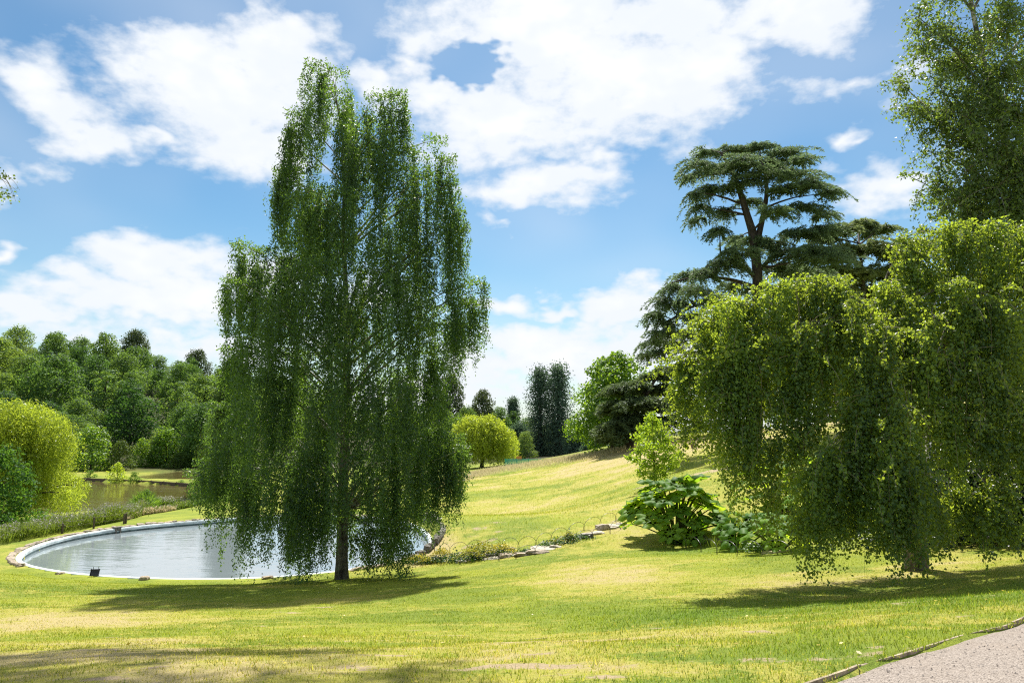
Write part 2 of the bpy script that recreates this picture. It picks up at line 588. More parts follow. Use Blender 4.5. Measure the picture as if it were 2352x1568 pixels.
def leaf_mat(name, dark, light, trans, tf=.45, rough=.45, spec=.35, vary=.25, hue=.03):
    t = NT(name)
    f = t.attr('tint')
    rnd = t.n('ObjectInfo').outputs['Random']
    def vary_col(c):
        h = t.n('HueSaturation'); t.s(h.inputs['Color'], c)
        m = t.n('Math', operation='MULTIPLY_ADD'); t.s(m.inputs[0], rnd); m.inputs[1].default_value = hue; m.inputs[2].default_value = .5 - hue / 2
        t.s(h.inputs['Hue'], m.outputs[0])
        m = t.n('Math', operation='MULTIPLY_ADD'); t.s(m.inputs[0], rnd); m.inputs[1].default_value = -vary * 1.7; m.inputs[2].default_value = 1 + vary * .8
        t.s(h.inputs['Value'], m.outputs[0])
        return h.outputs[0]
    c = vary_col(t.mix(f, dark, light))
    tc = vary_col(t.mix(f, tuple(x * .6 for x in trans), trans))
    p = t.pbsdf(c, rough, spec)
    tr = t.n('BsdfTranslucent'); t.s(tr.inputs[0], tc)
    mx = t.n('MixShader'); mx.inputs[0].default_value = tf
    t.nt.links.new(p, mx.inputs[1]); t.nt.links.new(tr.outputs[0], mx.inputs[2])
    return t.done(mx.outputs[0])


def bark_mat(name, a, b, scale=6.0, white=None):
    t = NT(name)
    v = t.n('VectorMath', operation='MULTIPLY'); t.s(v.inputs[0], t.objco()); v.inputs[1].default_value = (1, 1, .25)
    n = t.noise(v.outputs[0], scale, 6, .65)
    c = t.mix(t.ramp(n, .35, .65), a, b)
    if white:
        v2 = t.n('VectorMath', operation='MULTIPLY'); t.s(v2.inputs[0], t.objco()); v2.inputs[1].default_value = (.6, .6, 1.6)
        n2 = t.noise(v2.outputs[0], 3.0, 5, .6)
        c = t.mix(t.math('MULTIPLY', t.ramp(n2, .42, .55), t.attr('tint')), c, white)
    return t.done(t.pbsdf(c, .85, .2, t.bump(n, .8, .05)))


def plain(name, col, rough=.6, spec=.3, scale=8.0, amount=.35, bump=.3, dist=.01, **kw):
    t = NT(name)
    n = t.noise(t.objco(), scale, 5, .6)
    c = t.mix(t.ramp(n, .3, .7), tuple(x * (1 - amount) for x in col), tuple(min(1, x * (1 + amount * .6)) for x in col))
    return t.done(t.pbsdf(c, rough, spec, t.bump(n, bump, dist), **kw))


def grass_colour(t, pos, dry, bare, lush):
    """the lawn's own colours: green to yellow-green turf, straw where it has dried out, bare soil"""
    n1 = t.noise(pos, .35, 5, .6)
    n2 = t.noise(pos, 2.3, 5, .65)
    n3 = t.noise(pos, 21.0, 3, .6)
    g = t.mix(t.ramp(n1, .38, .62), (.185, .240, .030), (.285, .318, .038))
    g = t.mix(lush, g, (.095, .180, .022))
    dd = t.math('ADD', dry, t.math('MULTIPLY', t.math('SUBTRACT', n2, .5), 1.1))
    dd = t.math('ADD', dd, t.math('MULTIPLY', t.math('SUBTRACT', n3, .5), .7))
    g = t.mix(t.ramp(dd, .25, .55), g, (.390, .365, .075))
    g = t.mix(t.ramp(dd, .55, 1.0), g, (.46, .375, .175))
    bb = t.math('ADD', bare, t.math('MULTIPLY', t.math('SUBTRACT', n3, .5), .8))
    g = t.mix(t.ramp(bb, .4, .7), g, (.42, .325, .205))
    return g, n2, n3


def ground_material():
    t = NT('turf_ground')
    pos = t.pos()
    g, n2, n3 = grass_colour(t, pos, t.attr('dry'), t.attr('bare'), t.attr('lush'))
    fine = t.noise(pos, 60.0, 4, .7)
    g = t.mix(t.ramp(fine, .3, .75, .0, .45), g, (.03, .04, .01), 'MIX')
    lit = t.attr('litter')
    g = t.mix(lit, g, t.mix(n2, (.022, .030, .010), (.05, .045, .02)))
    h = t.math('ADD', t.math('MULTIPLY', fine, .6), t.math('MULTIPLY', n3, .8))
    return t.done(t.pbsdf(g, .9, .12, t.bump(h, .9, .035)))


def blade_material(name='grass_blades', tr=.5):
    t = NT(name)
    pos = t.pos()
    g, n2, n3 = grass_colour(t, pos, t.attr('dry'), 0.0, t.attr('lush'))
    f = t.attr('tint')
    g = t.mix(1.0, g, t.mix(f, (.60, .66, .48), (1.6, 1.55, 1.4)), 'MULTIPLY')
    p = t.pbsdf(g, .5, .3)
    b = t.n('BsdfTranslucent'); t.s(b.inputs[0], t.mix(1.0, g, (1.15, 1.2, .7), 'MULTIPLY'))
    mx = t.n('MixShader'); mx.inputs[0].default_value = tr
    t.nt.links.new(p, mx.inputs[1]); t.nt.links.new(b.outputs[0], mx.inputs[2])
    return t.done(mx.outputs[0])


def water_material(name, col, scale, strength, rough, stretch=(1, 1, 1), spec=.5, ior=1.33, patch=None):
    t = NT(name)
    v = t.n('VectorMath', operation='MULTIPLY'); t.s(v.inputs[0], t.pos()); v.inputs[1].default_value = stretch
    n = t.math('ADD', t.noise(v.outputs[0], scale, 3, .5), t.math('MULTIPLY', t.noise(v.outputs[0], scale * .27, 2, .5), 1.6))
    b = t.n('Bump'); t.s(b.inputs['Height'], n); b.inputs['Distance'].default_value = .05
    if patch: t.s(b.inputs['Strength'], t.ramp(t.noise(v.outputs[0], patch, 3, .5), .42, .58, strength * .25, strength))
    else: b.inputs['Strength'].default_value = strength
    x = t.n('BsdfPrincipled'); t.s(x.inputs['Base Color'], col); x.inputs['Roughness'].default_value = rough
    x.inputs['Specular IOR Level'].default_value = spec; x.inputs['IOR'].default_value = ior
    t.s(x.inputs['Normal'], b.outputs[0])
    return t.done(x.outputs[0])


M_ground = ground_material()
M_blade = blade_material()
M_pond = water_material('pond_water', (.19, .225, .24), 2.6, .12, .02, (.45, 1.5, 1), ior=2.1)
M_lake = water_material('lake_water', (.120, .100, .034), 2.2, .60, .05, (.5, 1.3, 1), ior=1.75, patch=.09)
M_concrete = plain('painted_concrete', (.60, .67, .68), .6, .3, 1.6, .38, .3)
M_algae = plain('pond_lining', (.09, .14, .14), .5, .4, 4.0, .5)
M_stone = plain('rough_stone', (.40, .33, .25), .9, .2, 9.0, .45, .9, .03)
M_paving = plain('pale_slab', (.44, .395, .32), .9, .2, 7.0, .35, .8, .02)
M_slate = plain('dark_wall_stone', (.20, .185, .16), .9, .2, 8.0, .5, 1.0, .03)
M_iron = plain('black_iron', (.02, .018, .016), .45, .5, 20.0, .3, .2)
M_post = plain('weathered_post', (.12, .095, .07), .85, .2, 12.0, .5, .8)
M_board = plain('weathered_board', (.33, .27, .19), .85, .2, 9.0, .5, .8)
M_black = plain('black_plastic', (.02, .024, .03), .35, .5, 30.0, .3, .2)
M_barkdark = bark_mat('dark_bark', (.035, .028, .022), (.10, .085, .07))
M_birchbark = bark_mat('birch_bark', (.045, .036, .028), (.16, .14, .115), 9.0, white=(.52, .50, .45))
M_cedarbark = bark_mat('cedar_bark', (.030, .024, .020), (.075, .062, .052))
M_twig = plain('pale_twig', (.20, .165, .12), .8, .2, 5.0, .4, .2)
M_birch = leaf_mat('birch_leaf', (.036, .084, .044), (.080, .150, .056), (.33, .52, .05), .42, .45, .4)
M_weep = leaf_mat('weeping_birch_leaf', (.028, .072, .030), (.070, .140, .036), (.46, .64, .045), .42)
M_birchtall = leaf_mat('tall_birch_leaf', (.042, .082, .040), (.092, .145, .054), (.34, .48, .05), .43)
M_cedar = leaf_mat('cedar_needle', (.066, .120, .072), (.145, .210, .100), (.24, .34, .13), .44, .6, .2)
M_cedarlight = leaf_mat('young_cedar_needle', (.080, .130, .062), (.175, .230, .090), (.28, .36, .11), .40, .6, .2)
M_wood = leaf_mat('wood_leaf', (.038, .096, .036), (.110, .205, .048), (.27, .45, .05), .40, .6, .2, vary=.42, hue=.05)
M_oak = leaf_mat('oak_leaf', (.034, .064, .028), (.085, .125, .040), (.14, .20, .035), .34, .6, .2)
M_lime = leaf_mat('lime_leaf', (.060, .145, .022), (.130, .250, .028), (.40, .62, .03), .44)
M_willow = leaf_mat('golden_willow_leaf', (.180, .270, .030), (.380, .430, .050), (.68, .78, .06), .50)
M_sequoia = leaf_mat('sequoia_needle', (.056, .108, .080), (.112, .178, .104), (.18, .28, .13), .38, .7, .15)
M_cypress = leaf_mat('cypress_spray', (.030, .075, .014), (.075, .135, .022), (.14, .22, .02), .32, .6, .2)
M_shrub = leaf_mat('shrub_leaf', (.034, .095, .026), (.085, .180, .036), (.26, .46, .04), .42, .6, .15)
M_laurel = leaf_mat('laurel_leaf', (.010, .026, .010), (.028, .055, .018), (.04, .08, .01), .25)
M_maple = leaf_mat('sapling_leaf', (.110, .215, .020), (.210, .320, .026), (.58, .76, .04), .52)
M_gunnera = leaf_mat('gunnera_leaf', (.065, .160, .030), (.140, .280, .038), (.48, .70, .03), .56, .55, .18, vary=.3)
M_stalk = plain('gunnera_stalk', (.07, .085, .03), .7, .2, 14.0, .4)
M_alch = leaf_mat('mantle_leaf', (.035, .085, .020), (.075, .150, .028), (.15, .28, .02), .35)
M_yellow = leaf_mat('mantle_flower', (.42, .40, .03), (.62, .55, .05), (.55, .5, .04), .35)
M_seed = leaf_mat('seed_head', (.42, .38, .34), (.70, .66, .58), (.4, .36, .3), .35)
M_weed = leaf_mat('tall_weed', (.055, .115, .018), (.150, .205, .030), (.22, .32, .03), .45)
M_strawblade = leaf_mat('dry_tall_grass', (.46, .37, .20), (.66, .55, .32), (.72, .60, .36), .5)
M_fallen = leaf_mat('fallen_leaf', (.35, .26, .04), (.60, .48, .06), (.5, .4, .05), .3)


def gravel_material():
    t = NT('gravel')
    pos = t.pos()
    v = t.n('TexVoronoi'); t.s(v.inputs['Vector'], pos); v.inputs['Scale'].default_value = 105
    v2 = t.n('TexVoronoi'); t.s(v2.inputs['Vector'], pos); v2.inputs['Scale'].default_value = 38
    sc = t.n('SeparateColor'); t.s(sc.inputs[0], v.outputs['Color'])
    c = t.mix(sc.outputs[0], (.235, .195, .165), (.400, .345, .300))
    c = t.mix(t.ramp(sc.outputs[1], .86, .9), c, (.16, .13, .11))
    c = t.mix(t.ramp(t.noise(pos, .9, 4), .4, .65, 0, .3), c, (.30, .24, .19))
    h = t.math('ADD', v.outputs['Distance'], t.math('MULTIPLY', v2.outputs['Distance'], .6))
    return t.done(t.pbsdf(c, .85, .2, t.bump(h, .9, -.012)))


M_gravel = gravel_material()

# ------------------------------------------------------------------ ground
pe = np.array([hit(px, row)[:2] for px, row in [(1024, 617.5), (975, 631), (930, 644), (885, 656), (845, 669), (806, 682)]])
d0, d1 = pe[0] - pe[1], pe[-1] - pe[-2]
PATH = np.vstack([pe[0] + d0 * 12, pe[0] + d0 * 5, pe[0] + d0 * 2, pe, pe[-1] + d1 * 1.2 + [.05, 0], pe[-1] + d1 * 6])
# smooth, dense edge line
_s = np.concatenate([[0], np.cumsum(np.linalg.norm(np.diff(PATH, axis=0), axis=1))])
_ss = np.linspace(0, _s[-1], 160)
PATH = np.stack([np.interp(_ss, _s, PATH[:, 0]), np.interp(_ss, _s, PATH[:, 1])], 1)
for _ in range(4): PATH[1:-1] = (PATH[:-2] + 2 * PATH[1:-1] + PATH[2:]) / 4
PATH_T = nrm(np.gradient(PATH, axis=0))
PATH_N = np.stack([-PATH_T[:, 1], PATH_T[:, 0]], 1)      # points to the right of the lawn edge, over the gravel
if PATH_N[80] @ np.array([1, -.6]) < 0: PATH_N = -PATH_N


def path_d(x, y):
    """distance past the lawn edge of the path (positive over the gravel)"""
    x, y = np.asarray(x, float), np.asarray(y, float)
    best = np.full(x.shape, 1e9); sg = np.full(x.shape, -1e9)
    for i in range(0, len(PATH), 2):
        dx, dy = x - PATH[i, 0], y - PATH[i, 1]
        r = np.hypot(dx, dy); m = r < best
        best = np.where(m, r, best); sg = np.where(m, dx * PATH_N[i, 0] + dy * PATH_N[i, 1], sg)
    return sg


STREAM = np.array([hit(*q)[:2] for q in [(428, 556), (470, 556), (520, 551), (560, 543), (600, 528), (624, 517)]])
HB = [(hit(p, r)[:2], rx, ry, a) for p, r, rx, ry, a in [  # dried-out areas: picture place, metres, strength
    (60, 620, 3.4, 2.3, .75), (110, 640, 2.2, 1.0, .55), (30, 660, 1.6, .8, .5), (150, 668, 1.8, .5, .45), (240, 650, 2.2, .7, .35), (520, 655, 1.4, .7, .45), (600, 668, 1.2, .4, .6),
    (610, 640, 1.6, .7, .4), (700, 655, .9, .4, .3), (610, 575, 2.2, 4.5, .62), (600, 600, 2.4, 1.8, .3), (780, 575, 3.0, 1.2, .45), (640, 540, 3.0, 3.0, .30),
    (600, 505, 5, 5, .25), (540, 485, 7, 6, .25), (590, 478, 9, 5, .35), (480, 487, 6, 5, .30), (620, 462, 14, 8, .4), (560, 468, 16, 7, .45), (500, 475, 12, 6, .4), (700, 440, 25, 14, .8), (430, 548, 1.2, 2.5, .9),
    (720, 470, 5, 6, .4), (860, 575, 2.5, 1.0, .45), (960, 562, 3.5, .8, .5)]]
LU = [(hit(p, r)[:2], rx, ry, a) for p, r, rx, ry, a in [(900, 600, 5, 2.5, .7), (850, 660, 2.0, 1.4, .55), (960, 625, 2.5, 1.5, .6), (560, 610, 3.0, 2.2, .25), (480, 660, 1.6, .9, .5), (60, 588, 8, 1.5, .35), (740, 545, 4, 1.6, .6),
                                                        (380, 640, 2, 1, .4), (250, 662, 1.0, .4, .4), (20, 672, 1.5, .4, .5)]]
BARE = [(hit(p, r)[:2], rx, ry, a) for p, r, rx, ry, a in [(130, 636, .5, .14, .9), (60, 650, .55, .12, .9), (85, 656, .4, .08, .9), (70, 668, .5, .07, .9), (180, 665, .45, .08, .9), (100, 679, .45, .06, .9), (290, 612, .35, .12, .9), (275, 616, .3, .1, .9),
    (330, 606, .45, .12, .8), (375, 600, .4, .12, .8), (365, 593, .4, .15, .7), (385, 571, .4, .2, .6), (400, 630, .4, .1, .9), (380, 656, .3, .06, .9), (520, 638, .4, .12, .8), (555, 622, .3, .1, .8), (612, 629, .5, .12, .9), (520, 665, .5, .1, .95), (560, 668, .5, .1, .9),
    (600, 675, .6, .1, .9), (640, 664, .35, .08, .8), (560, 652, .4, .1, .7), (870, 650, .3, .06, .9), (790, 660, .5, .08, .7), (730, 672, .4, .06, .6), (760, 615, .4, .12, .5), (390, 680, .4, .06, .9),
    (475, 536, .5, .5, .8), (480, 528, .5, .5, .8), (490, 540, .6, .5, .8), (497, 522, .6, .5, .6), (470, 545, .8, .4, .8), (515, 517, .7, .5, .6), (500, 531, .5, .4, .8), (425, 545, .5, 1.5, .8), (560, 590, .4, .2, .5),
    (640, 565, .5, .3, .6), (655, 558, 1.2, .3, .5), (700, 562, 1.5, .25, .6), (640, 487, .8, .6, .8), (612, 509, .8, .5, .7), (715, 470, 3, 1.5, .7), (820, 568, 1.2, .3, .6), (900, 583, .8, .2, .5)]]


def bumps(lst, x, y):
    z = np.zeros(np.shape(x))
    for (c, rx, ry, a) in lst:
        z = np.maximum(z, a * np.exp(-((x - c[0]) / rx) ** 2 - ((y - c[1]) / ry) ** 2))
    return z


def turf(x, y):
    big = fbm(x * .16, y * .16, 31, 4)
    mid = fbm(x * .55, y * .9, 41, 4)
    fine = fbm(x * 1.7, y * 2.6, 43, 4)
    dry = .22 + (big - .5) * .9 + (mid - .5) * .7 + (fine - .5) * .8 * np.exp(-(y / 26) ** 2) + bumps(HB, x, y)
    mead = sstep(y, 34, 60) * sstep(x, -14, -4)
    dry = dry + mead * (-.02 + (fbm(x * .09, y * .2, 77) - .5) * 1.1 + (fbm(x * .5, y * .9, 79, 3) - .5) * .8)
    lush = np.clip(bumps(LU, x, y) + (fbm(x * .4, y * .6, 91) - .55) * .5 * np.exp(-(y / 22) ** 2), 0, 1)
    dry = dry + .30 * np.exp(-(y / 9.5) ** 2) + .30 * np.exp(-(y / 10) ** 2) * sstep(-x, -1, 3)
    dry = dry - lush * .55
    nz = fbm(x * 2.2, y * 3.0, 57, 3)
    bare = np.clip(bumps(BARE, x + (fbm(x * 3, y * 3, 71, 3) - .5) * .9, y + (fbm(x * 3, y * 3, 72, 3) - .5) * .5) * (.2 + 1.5 * nz), 0, 1)
    bare = np.maximum(bare, sstep(fbm(x * 1.8, y * 2.4, 63, 4), .70, .80) * .8 * np.exp(-(y / 18) ** 2))
    sd = poly_line_d(x, y, STREAM)
    bare = np.maximum(bare, (1 - sstep(sd, .25, .5)) * .55)
    litter = sstep(y, 104, 120) * sstep(-x, 8, 20)
    litter = np.maximum(litter, sstep(y, 125, 150))
    return np.clip(dry, -.4, 1.3), lush, bare, litter


def poly_line_d(x, y, pts):
    d = np.full(np.shape(x), 1e9)
    for a, b in zip(pts[:-1], pts[1:]):
        e = b - a
        t = np.clip(((x - a[0]) * e[0] + (y - a[1]) * e[1]) / (e @ e), 0, 1)
        d = np.minimum(d, np.hypot(x - a[0] - t * e[0], y - a[1] - t * e[1]))
    return d


def steps(*seg):
    out = []
    for a, b, s in seg: out.append(np.arange(a, b, s))
    return np.concatenate(out)


def grid_geo(xs, ys, zfun):
    X, Y = np.meshgrid(xs, ys)
    Z = zfun(X, Y)
    v = np.stack([X, Y, Z], -1).reshape(-1, 3)
    nx, ny = len(xs), len(ys)
    i, j = np.meshgrid(np.arange(nx - 1), np.arange(ny - 1))
    a = (j * nx + i).ravel()
    return v, np.stack([a, a + 1, a + nx + 1, a + nx], 1), X.ravel(), Y.ravel()


pos_x = steps((0, 9, .15), (9, 25, .36), (25, 60, 1.2), (60, 140, 3), (140, 400, 12), (400, 1600, 90))
xs = np.unique(np.concatenate([-pos_x, pos_x]))
ys = steps((-60, 3, 3), (3, 15, .14), (15, 50, .36), (50, 100, 1.0), (100, 300, 4), (300, 1600, 50))
GROUND_DROP = lambda x, y: np.where((y < 30) & (np.abs(x) < 40), .12 * sstep(path_d(x, y), 0.0, .12), 0)
v, f, gx, gy = grid_geo(xs, ys, lambda x, y: H(x, y) - GROUND_DROP(x, y))
dry, lush, bare, litter = turf(gx, gy)
g = Geo(); g.add(v, f)
tag(g.obj('ground', M_ground, smooth=True, attrs=dict(dry=dry, lush=lush, bare=bare, litter=litter)), 'sunlit lawn with dried-out straw patches sloping to the pond', kind='structure')

# path with its gravel surface, lower than the turf, and the edging boards
g = Geo()
off = np.array([-.01, .3, .8, 1.6, 3.0, 6.0])
pts = PATH[:, None, :] + PATH_N[:, None, :] * off[None, :, None]
z = H(pts[..., 0], pts[..., 1]) - .035
v = np.concatenate([pts, z[..., None]], -1).reshape(-1, 3)
n, m = len(PATH), len(off)
ff = [[i * m + j, i * m + j + 1, (i + 1) * m + j + 1, (i + 1) * m + j] for i in range(n - 1) for j in range(m - 1)]
g.add(v, ff)
path_o = tag(g.obj('path', M_gravel, smooth=True), 'pale gravel path curving past the lawn in the corner', kind='structure')
rng = np.random.default_rng(11)
# loose chippings lying proud on the path
g = Geo()
n = 9000
i = rng.integers(0, len(PATH) - 1, n); o = rng.uniform(.05, 2.6, n)
q = PATH[i] + PATH_T[i] * rng.uniform(0, .3, (n, 1)) + PATH_N[i] * o[:, None]
q = q[(q[:, 1] > 3.4) & (q[:, 1] < 11)]; n = len(q)
c = np.concatenate([q, (H(q[:, 0], q[:, 1]) - .033)[:, None]], 1)
sz = rng.uniform(.004, .009, (n, 1, 1))
oct_ = np.array([[1, 0, 0], [0, 1, 0], [-1, 0, 0], [0, -1, 0], [0, 0, .8], [0, 0, -.5]])
vv = (c[:, None, :] + oct_[None] * sz * rng.uniform(.6, 1.3, (n, 6, 1))).reshape(-1, 3)
of = np.array([[0, 1, 4], [1, 2, 4], [2, 3, 4], [3, 0, 4]])
g.add(vv, (np.arange(n)[:, None, None] * 6 + of[None]).reshape(-1, 3), np.repeat(rng.uniform(0, 1, n), 6))
t = NT('chipping'); M_chip = t.done(t.pbsdf(t.mix(t.attr('tint'), (.2, .16, .135), (.46, .40, .35)), .8, .25))
tag(g.obj('gravel', M_chip), 'loose pale chippings on the gravel path', 'gravel', kind='stuff')
# boards
edge_t = thing('path_edging', 'weathered timber edging boards between lawn and gravel path', 'edging', (PATH[80][0], PATH[80][1], h1(*PATH[80])))
o0 = np.array(edge_t.location)
i = 0
while i < len(PATH) - 8:
    j = i + int(rng.integers(5, 9)); j = min(j, len(PATH) - 1)
    if PATH[i][1] < 13 and PATH[j][1] > 2.5:
        g = Geo()
        a, b = PATH[i], PATH[j] - PATH_T[j] * .02
        rows = []
        bo = rng.uniform(-.008, .006)
        for s in np.linspace(0, 1, 5):
            p = a + (b - a) * s + PATH_N[i] * .002 * math.sin(9 * s + i)
            zz = h1(*p) + .002 + bo
            nn = PATH_N[i]
            for dn, dz in ((-.016, -.16), (-.016, 0), (.006, .002), (.008, -.16)):
                rows.append([p[0] + nn[0] * dn, p[1] + nn[1] * dn, zz + dz])
        v = np.array(rows) - o0
        ff = [[s * 4 + k, s * 4 + (k + 1) % 4, s * 4 + 4 + (k + 1) % 4, s * 4 + 4 + k] for s in range(4) for k in range(4)] + [[0, 1, 2, 3], [16, 19, 18, 17]]
        g.add(v, ff, rng.uniform())
        g.obj('board', M_board, edge_t)
    i = j


# grass blades
def blades(name, label, n, yr, material, hmin, hmax, seed, keep=None, xfun=None, tint=(0, 1), wide=.010, lean=.6, extra_dry=0.0, zoff=-.004):
    r = np.random.default_rng(seed)
    y = r.uniform(yr[0], yr[1], n)
    x = r.uniform(-.74, .74, n) * y + r.uniform(-.5, .5, n) if xfun is None else xfun(r, y)
    d, _ = pond_d(x, y)
    ok = (d > .45) & (path_d(x, y) < r.uniform(-.03, .05, n) + .05 * (fbm(x * 2, y * 2, 15, 2) > .55))
    if keep is not None: ok &= keep(x, y, r)
    dry, lush, bare, _ = turf(x, y)
    ok &= (r.uniform(size=n) > bare * 1.15)
    ok &= r.uniform(size=n) > (dry - .5) * .9
    x, y, dry, lush = x[ok], y[ok], dry[ok] + extra_dry, lush[ok]
    n = len(x)
    dry = dry + r.normal(size=n) * .30
    z = H(x, y) + zoff
    tuft = fbm(x * 3.1, y * 3.1, 7, 3)
    hgt = r.uniform(hmin, hmax, n) * (.6 + .9 * tuft) * (1 + .5 * lush) * np.clip(1.1 - .35 * dry, .6, 1.2)
    a = r.uniform(0, 2 * math.pi, n)
    wd = wide * (.6 + y * .05) * r.uniform(.7, 1.3, n)
    side = np.stack([np.cos(a), np.sin(a), np.zeros(n)], 1) * wd[:, None] * .5
    la = r.uniform(0, 2 * math.pi, n); ll = r.uniform(.1, lean, n) * hgt * 1.2
    p = np.stack([x, y, z], 1)
    tip = p + np.stack([np.cos(la) * ll, np.sin(la) * ll, hgt], 1)
    v = np.stack([p - side, p + side, tip], 1).reshape(-1, 3)
    g = Geo(); g.add(v, np.arange(3 * n).reshape(-1, 3), np.repeat(r.uniform(tint[0], tint[1], n), 3))
    return tag(g.obj(name, material, attrs=dict(dry=np.repeat(dry, 3), lush=np.repeat(lush, 3))), label, kind='stuff')


blades('grass', 'short mown grass of the sloping lawn', 370000, (3.9, 30), M_blade, .012, .030, 3, wide=.008)
blades('grass', 'longer uncut grass blades standing in the lawn', 16000, (3.9, 26), M_blade, .035, .07, 4, keep=lambda x, y, r: fbm(x * .8, y * .8, 12, 3) > .55)

blades('meadow_grass', 'coarser dry turf of the meadow slope beyond the stream', 70000, (29, 84), M_blade, .05, .11, 6, xfun=lambda r, y: r.uniform(-.17, .34, len(y)) * y, wide=.007)

# fallen leaves on the lawn
n = 150
r = np.random.default_rng(8)
y = r.uniform(4.5, 17, n); x = r.uniform(-.7, .7, n) * y
k = path_d(x, y) < -.1; x, y = x[k], y[k]; n = len(x)
g = Geo()
leaf_quads(g, np.stack([x, y, H(x, y) + r.uniform(.015, .04, n)], 1), np.stack([r.normal(size=n), r.normal(size=n), r.normal(size=n) * .2], 1), r.uniform(.03, .055, n), r.uniform(.02, .035, n), r, r.uniform(0, 1, n),
           side=np.stack([r.normal(size=n), r.normal(size=n), np.zeros(n)], 1))
tag(g.obj('fallen_leaves', M_fallen), 'scattered yellow fallen leaves on the lawn', kind='stuff')


# ------------------------------------------------------------------ pond, lake
def flat_poly(name, pts, z, material, label):
    g = Geo()
    n = len(pts); c = pts.mean(0)
    g.add(np.vstack([np.column_stack([pts, np.full(n, z)]), [[c[0], c[1], z]]]), [[i, (i + 1) % n, n] for i in range(n)])
    return tag(g.obj(name, material), label, kind='structure')


th = np.linspace(-math.pi, math.pi, 145)[:-1]
ring = lambda off: np.stack([PC[0] + (pond_r(th) + off) * np.cos(th), PC[1] + (pond_r(th) + off) * np.sin(th)], 1)
flat_poly('water', ring(-.12), POND_Z, M_pond, 'pale round ornamental pond reflecting the clouds')
flat_poly('water', np.array([p + nrm((p - lake_poly.mean(0))[None])[0] * 1.2 for p in lake_poly]), LAKE_Z, M_lake, 'brown rippled lake beyond the meadow fence')
flat_poly('water', np.array([p + nrm((p - pool_poly.mean(0))[None])[0] * 1.0 for p in pool_poly]), POOL_Z, M_lake, 'muddy upper pool behind the low dam')

rim = thing('pond_wall', 'white painted concrete rim of the round pond', 'pond wall', (PC[0], PC[1], RIM_Z))
prof = [(-.10, -1.2), (-.13, -.14), (-.12, -.04), (-.09, .010), (.00, .015), (.06, .012), (.09, .0), (.10, -.4)]
g = Geo()
rings = [np.column_stack([ring(o_) - PC, np.full(len(th), z_)]) for o_, z_ in prof]
for k in range(1, len(prof) - 1):
    a, b = rings[k], rings[k + 1]; n = len(th)
    g.add(np.vstack([a, b]), [[i, (i + 1) % n, n + (i + 1) % n, n + i] for i in range(n)])
g.obj('coping', M_concrete, rim, smooth=True)
g = Geo(); a, b = rings[0], rings[1]
g.add(np.vstack([a, b]), [[i, (i + 1) % n, n + (i + 1) % n, n + i] for i in range(n)])
g.obj('lining', M_algae, rim, smooth=True)

stone_meshes = [rock_mesh('stone', M_stone, s, .45, .22) for s in range(6)]
slab_meshes = [rock_mesh('slab', M_paving, 20 + s, .3, .18) for s in range(4)]
slate_meshes = [rock_mesh('slate', M_slate, 40 + s, .8, .25) for s in range(5)]


def put(mesh, name, parent, loc, scale, rz, tilt=0.0, rng=rng):
    o = bpy.data.objects.new(name, mesh)
    COL.objects.link(o); o.parent = parent
    o.location = loc; o.scale = scale; o.rotation_euler = (rng.uniform(-tilt, tilt), rng.uniform(-tilt, tilt), rz)
    return o


a = -math.pi
while a < math.pi:
    ln = rng.uniform(.24, .52)
    r0 = pond_r(a) + .32
    a2 = a + ln / r0
    am = (a + a2) / 2
    wet_front = -2.35 < am < -0.7
    if not (-0.40 < am < 0.80) and not (wet_front and rng.uniform() < .8):
        put(stone_meshes[int(rng.integers(6))], 'stone', rim, ((pond_r(am) + .27) * math.cos(am), (pond_r(am) + .27) * math.sin(am), .01 + rng.uniform(-.03, .03)),
            (ln * .98, rng.uniform(.22, .36), rng.uniform(.25, .42)), am + math.pi / 2 + rng.uniform(-.15, .15), .12)
    a = a2
# inlet block in the rim
am = math.atan2(*( (hit(118, 529)[:2] - PC)[::-1] ))
g = Geo(); box(g, (0, 0, 0), (.55, .5, .30)); box(g, (0, -.10, .17), (.62, .42, .06)); box(g, (-.2, -.27, -.2), (.1, .08, .3)); box(g, (.2, -.27, -.2), (.1, .08, .3))
o = g.obj('inlet', M_slate, rim); o.scale = (.6, .6, .6); o.location = ((pond_r(am) + .0) * math.cos(am), (pond_r(am)) * math.sin(am), -.02); o.rotation_euler = (0, 0, am - math.pi / 2)

# retaining wall of upright dark stones at the far right of the pond
wall = thing('retaining_wall', 'low dry-stone retaining wall of dark upright stones behind the pond rim', 'stone wall', (PC[0] + 9, PC[1] + 2, RIM_Z))
wo = np.array(wall.location)
for course in range(3):
    a = -0.42 + course * .01
    while a < 0.82:
        ln = rng.uniform(.16, .34); am = a + ln / 2 / pond_r(a)
        r0 = pond_r(am) + .52 + course * .05
        fade = min(1, (am + .42) / .25, (.82 - am) / .2)
        if rng.uniform() < fade + .2:
            put(slate_meshes[int(rng.integers(5))], 'stone', wall, (PC[0] + r0 * math.cos(am) - wo[0], PC[1] + r0 * math.sin(am) - wo[1], .10 + course * .25 * max(fade, .3)), (ln * 1.05, .34, rng.uniform(.32, .46)), am + math.pi / 2, .15)
        a += ln / r0

